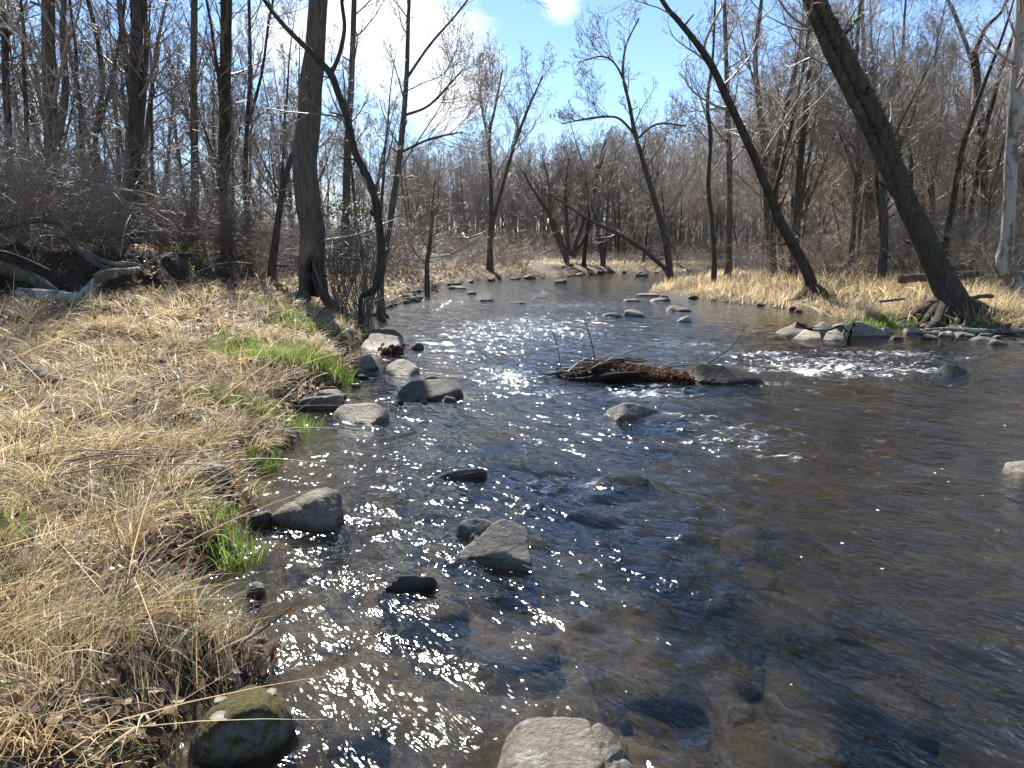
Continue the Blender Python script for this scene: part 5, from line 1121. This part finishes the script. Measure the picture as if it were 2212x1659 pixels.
    S('branch', [PY(800, 455, 17.0), PY(812, 470, 17.0), PY(815, 500, 17.1)], [.05, .05, .04], BARK_DARK, 'dark hooked limb at the end of the vine tangle', 'branch')
    for i, (x0, y0, x1, y1, x2, y2) in enumerate([(700, 520, 780, 505, 860, 470), (1000, 505, 1010, 515, 1050, 500)]):
        S('branch', [PY(x0, y0, 17.2), PY(x1, y1, 17.0), PY(x2, y2, 17)], [.03, .025, .01], TWIG, ['pale dead branch reaching right from the hollow tree', 'thin pale branch hanging over the far left bank'][i], 'branch', side=6, seed=i + 3)
    # leaf jam
    base = W(1350, 822); root = empty('leaf_jam', base, 'heap of brown leaves and sticks lodged against the long dark boulder', 'debris pile')
    rr = np.random.default_rng(88)
    n = 4200; t = rr.random(n); cx = 1245 + 250 * t; prof = np.interp(t, [0, .15, .35, .6, 1], [.09, .19, .21, .12, .07])
    bl = np.array([W(a, np.interp(a, [1240, 1400, 1495], [812, 820, 828])) for a in cx]); dep = rr.uniform(-.12, .35, n)
    hgt = prof * np.sqrt(np.clip(1 - ((dep - .1) / .3) ** 2, 0, 1)) * rr.uniform(.35, 1, n)
    lm = MB(); c = np.stack([bl[:, 0], bl[:, 1] + dep, hgt], -1)
    u = nrm(rr.normal(size=(n, 3))); v = nrm(np.cross(u, rr.normal(size=(n, 3)))); w_ = np.cross(u, v); s = (.02 + .075 * rr.random(n) ** 2)[:, None]
    V = np.stack([c - u * s, c + v * s * .7 + w_ * s * .3, c + u * s, c - v * s * .7 + w_ * s * .3], 1).reshape(-1, 3); b = np.arange(n)[:, None] * 4
    lm.add(V, None, np.concatenate([b + np.array([[0, 1, 2]]), b + np.array([[0, 2, 3]])]), np.repeat(LC[rr.integers(0, 5, n)] * np.array([1.0, .78, .62]) * rr.uniform(.25, 1.1, (n, 1)), 4, 0))
    lm.build('leaves', LEAF, root, smooth=False, shift=base)
    V = []; hm = MB(); tt = np.linspace(0, 1, 30); q = np.array([W(1215 + 280 * a, np.interp(a, [0, 1], [814, 828])) for a in tt]); q[:, 1] += .10
    V, Fq = tubes(q[None], np.interp(tt, [0, .2, .4, .7, 1], [.03, .16, .2, .11, .05])[None], 14, 2); hm.add(knobbly(V, q, tt, 14, 3, .2, 5) - [0, 0, .02], Fq, None, np.array([.05, .03, .02])); hm.build('soaked_core', BARK_WET, root, shift=base)
    S('log', [W(1198, 808, .06), W(1240, 822, .0), W(1330, 812, .08), W(1400, 806, .1)], [.02, .045, .05, .03], BARK_WET, parent=root, shift=base, k=10)
    for i in range(34):
        x = rr.uniform(1215, 1490); z = rr.uniform(.05, .28) * np.interp(x, [1215, 1300, 1490], [.6, 1, .5]); g = W(x, 818, 0) + np.array([0, rr.uniform(-.1, .2), z]); an = rr.normal(0, .35); L = rr.uniform(.2, .55); d = np.array([math.cos(an), rr.normal() * .4, math.sin(an) * .6])
        S('stick', [g - d * L, g + [0, 0, .02], g + d * L], [.008, .009, .005], TWIG if i % 2 else BARK_DARK, parent=root, shift=base, k=5, seed=i)
    for pts, rd in [([(1285, 775, .0), (1278, 740, .0), (1262, 687, .0)], .008), ([(1212, 805, .0), (1206, 760, .0), (1193, 710, .0)], .006), ([(1530, 785, 0), (1580, 750, 0), (1615, 700, 0)], .007), ([(1400, 780, 0), (1345, 768, 0), (1420, 745, 0)], .005), ([(1400, 830, 0), (1450, 812, 0), (1545, 790, 0)], .010)]:
        Yq = base[1] + .1
        S('twig', [PY(a, b_, Yq) for a, b_, _ in pts], [rd, rd * .8, rd * .4], BARK_DARK if rd < .01 else TWIG, parent=root, shift=base, k=5, side=3, seed=int(pts[0][0]))
    # leaves held on the mossy boulder, brown pebble
    for lab, px, py, z, sz, an in [('pale ribbed beech leaf lying flat on the mossy boulder', 472, 1548, .262, .075, .1), ('small curled tan leaf near the top of the mossy boulder', 472, 1502, .238, .05, 1.0), ('crumpled leaf on the shoulder of the mossy boulder', 590, 1490, .245, .045, 2.0)]:
        c = on_rock(MOSSY, px, py); leaf_obj(None, c, sz, (.17, .12, .08), int(px), lab, an)
    # small red pile of leaves on the bright slab
    c = W(850, 757, .05); root = empty('leaf_pile', c, 'small dark heap of wet leaves in front of the bright cracked slab', 'debris pile'); n = 130
    u = nrm(rr.normal(size=(n, 3))); v = nrm(np.cross(u, rr.normal(size=(n, 3)))); o = rr.normal(size=(n, 3)) * np.array([.12, .06, .045]); s = rr.uniform(.03, .07, n)[:, None]
    V = np.stack([o - u * s, o + v * s * .6, o + u * s, o - v * s * .6], 1).reshape(-1, 3)
    MB().add(V, np.arange(4 * n).reshape(-1, 4), None, np.repeat(np.array([[.10, .045, .03]]) * rr.uniform(.5, 1.5, (n, 1)), 4, 0)).build('leaves', LEAF, root, smooth=False)
def leaf_obj(parent, c, s, colr, seed, label=None, an=0.0):
    n = 13; t = np.linspace(0, 1, n); w = .34 * np.sin(PI * t ** .85) ** .8 + .01; V = []; C = []
    for i in range(n):
        for j in (-1, -.5, 0, .5, 1):
            ser = 1 + .10 * (i % 2)
            x, y = (t[i] - .5), w[i] * j * ser; z = .10 * abs(j) * w[i] * 2 + .06 * math.sin(t[i] * 3 + seed) + .015 * (i % 2)
            V.append((x * math.cos(an) - y * math.sin(an), x * math.sin(an) + y * math.cos(an), z))
            k = .75 if (i % 2 and j) or j == 0 else 1.05
            C.append(np.array(colr) * k)
    V = np.array(V) * s; Fq = [[i * 5 + j, i * 5 + j + 1, i * 5 + j + 6, i * 5 + j + 5] for i in range(n - 1) for j in range(4)]
    if parent is not None:
        rg = np.random.default_rng(seed); R_ = rg.normal(size=(3, 3)); q_, _ = np.linalg.qr(R_); V = V @ q_.T
    o = mk('leaf' if parent else 'fallen_leaf', V + (c if parent else 0), Fq, None, LEAF, parent, True, np.array(C))
    if parent is None: o.location = [float(x) for x in c]; tag(o, label, 'leaf')
    return o
build_wood_bits()

# ------------------------------------------------------------------ road and guardrail at the bend
def build_road():
    m, nt = newmat('asphalt_pale'); principled(nt, ramp(nt, noise(nt, tc(nt), 6, 5), [(.3, (.22, .21, .2)), (.7, (.34, .33, .31))]), .8)
    xs = np.linspace(2, 40, 30); V = []; 
    y0 = lambda x: 84 + .05 * x
    zr = 1.35
    for x in xs: V += [(x, y0(x), zr), (x, y0(x) + 5, zr + .03), (x, y0(x) + 5, -.5), (x, y0(x), -.5)]
    n = len(xs); Fq = [[i * 4 + j, i * 4 + (j + 1) % 4, i * 4 + 4 + (j + 1) % 4, i * 4 + 4 + j] for i in range(n - 1) for j in range(4)]
    tag(mk('road', np.array(V), Fq, None, m, smooth=False), kind='structure')
    m2, nt = newmat('galvanised_steel'); principled(nt, ramp(nt, noise(nt, tc(nt), 3, 4), [(.3, (.07, .065, .06)), (.7, (.16, .15, .14))]), .5)
    root = empty('guardrail', (2, y0(2), zr), 'dark steel guardrail along the road beyond the far bend', 'guardrail'); b = np.array([2, y0(2), zr])
    pr = [(0, .46), (-.05, .50), (-.05, .56), (0, .60), (-.05, .64), (-.05, .70), (0, .74)]
    V = [(x, y0(x) + .3 + a, zr + z) for x in xs for a, z in pr] + [(x, y0(x) + .34 + a, zr + z) for x in xs for a, z in pr]
    k = len(pr); Fq = [[o + i * k + j, o + i * k + j + 1, o + (i + 1) * k + j + 1, o + (i + 1) * k + j] for o in (0, n * k) for i in range(n - 1) for j in range(k - 1)]
    mk('rail', np.array(V) - b, Fq, None, m2, root, False)
    for x in np.arange(3, 39, 3.0):
        q = np.array([[x, y0(x) + .42, zr - .3], [x, y0(x) + .42, zr + .72]]); V, Fq = tubes(q[None], np.array([[.08, .08]]), 6, 1); MB().add(V, Fq).build('post', m2, root, shift=b)
build_road()

# ------------------------------------------------------------------ light, sky, camera
SUN_EL, SUN_AZ = math.radians(41), math.radians(-18)     # azimuth from +Y, negative to the left
def build_light():
    w = bpy.data.worlds.new('World'); SC.world = w; w.use_nodes = True; nt = w.node_tree; nt.nodes.clear()
    sky = nd(nt, 'ShaderNodeTexSky', sky_type='NISHITA'); sky.sun_disc = False; sky.sun_elevation = SUN_EL; sky.sun_rotation = SUN_AZ
    sky.air_density = 0.85; sky.dust_density = 0.0; sky.ozone_density = 3.5
    g = tc(nt, 'Generated')
    n = noise(nt, mapping(nt, g, (1, 1, 2.2)), 3.2, 8, .58, .25)
    acc = None
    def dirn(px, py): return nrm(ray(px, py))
    for px, py, rad, v in [(640, 120, .21, .32), (800, 60, .20, .34), (930, 80, .12, .30), (250, 60, .24, .19), (950, 225, .10, .32), (760, 330, .16, .3), (880, 370, .12, .28), (1210, -8, .05, .36), (480, 330, .2, .2), (1750, 160, .14, .16), (100, 200, .2, .14), (1106, 4000, 1.1, .34), (300, -700, .4, .26), (-3500, -900, .8, .3), (5200, -800, .8, .3), (-900, -1500, .5, .3)]:  # blobs well outside the frame are unseen clouds added as fill light
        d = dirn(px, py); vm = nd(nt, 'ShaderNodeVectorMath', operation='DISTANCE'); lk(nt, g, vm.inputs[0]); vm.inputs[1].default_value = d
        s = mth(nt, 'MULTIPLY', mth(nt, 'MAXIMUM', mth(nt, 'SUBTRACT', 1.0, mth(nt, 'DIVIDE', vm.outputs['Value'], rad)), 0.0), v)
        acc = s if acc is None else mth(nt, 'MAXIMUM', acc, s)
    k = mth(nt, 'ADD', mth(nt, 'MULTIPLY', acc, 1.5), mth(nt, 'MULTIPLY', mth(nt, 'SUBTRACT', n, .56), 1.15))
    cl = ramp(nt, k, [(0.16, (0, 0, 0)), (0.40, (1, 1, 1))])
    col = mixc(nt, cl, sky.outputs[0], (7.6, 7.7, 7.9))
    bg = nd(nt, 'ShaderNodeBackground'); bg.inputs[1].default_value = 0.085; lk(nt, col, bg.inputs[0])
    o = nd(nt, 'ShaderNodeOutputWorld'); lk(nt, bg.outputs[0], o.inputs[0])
    L = bpy.data.lights.new('sun', 'SUN'); L.energy = 5.0; L.angle = math.radians(.53); L.color = (1.0, .97, .91)
    so = bpy.data.objects.new('sun', L); COL.objects.link(so)
    d = Vector((math.sin(SUN_AZ) * math.cos(SUN_EL), math.cos(SUN_AZ) * math.cos(SUN_EL), math.sin(SUN_EL)))
    so.rotation_euler = (-d).to_track_quat('-Z', 'Y').to_euler(); so.location = d * 60
    c = bpy.data.cameras.new('camera'); c.sensor_fit = 'HORIZONTAL'; c.sensor_width = 36; c.lens = 36 * F / 2212; c.clip_end = 4000; c.clip_start = .05
    co = bpy.data.objects.new('camera', c); COL.objects.link(co); co.location = (0, 0, EYE); co.rotation_euler = (PI / 2 - PITCH, 0, 0); SC.camera = co
    vs = SC.view_settings; vs.view_transform = 'Standard'; vs.look = 'None'; vs.exposure = 1.3; vs.gamma = 1
    SC.render.engine = 'CYCLES'; cy = SC.cycles
    cy.max_bounces = 7; cy.diffuse_bounces = 3; cy.glossy_bounces = 3; cy.transparent_max_bounces = 8; cy.transmission_bounces = 3
    cy.use_denoising = True; cy.denoiser = 'OPENIMAGEDENOISE'; cy.denoising_input_passes = 'RGB_ALBEDO_NORMAL'; cy.denoising_prefilter = 'ACCURATE'; cy.sample_clamp_indirect = 2.0; cy.caustics_reflective = False; cy.caustics_refractive = False
build_light()
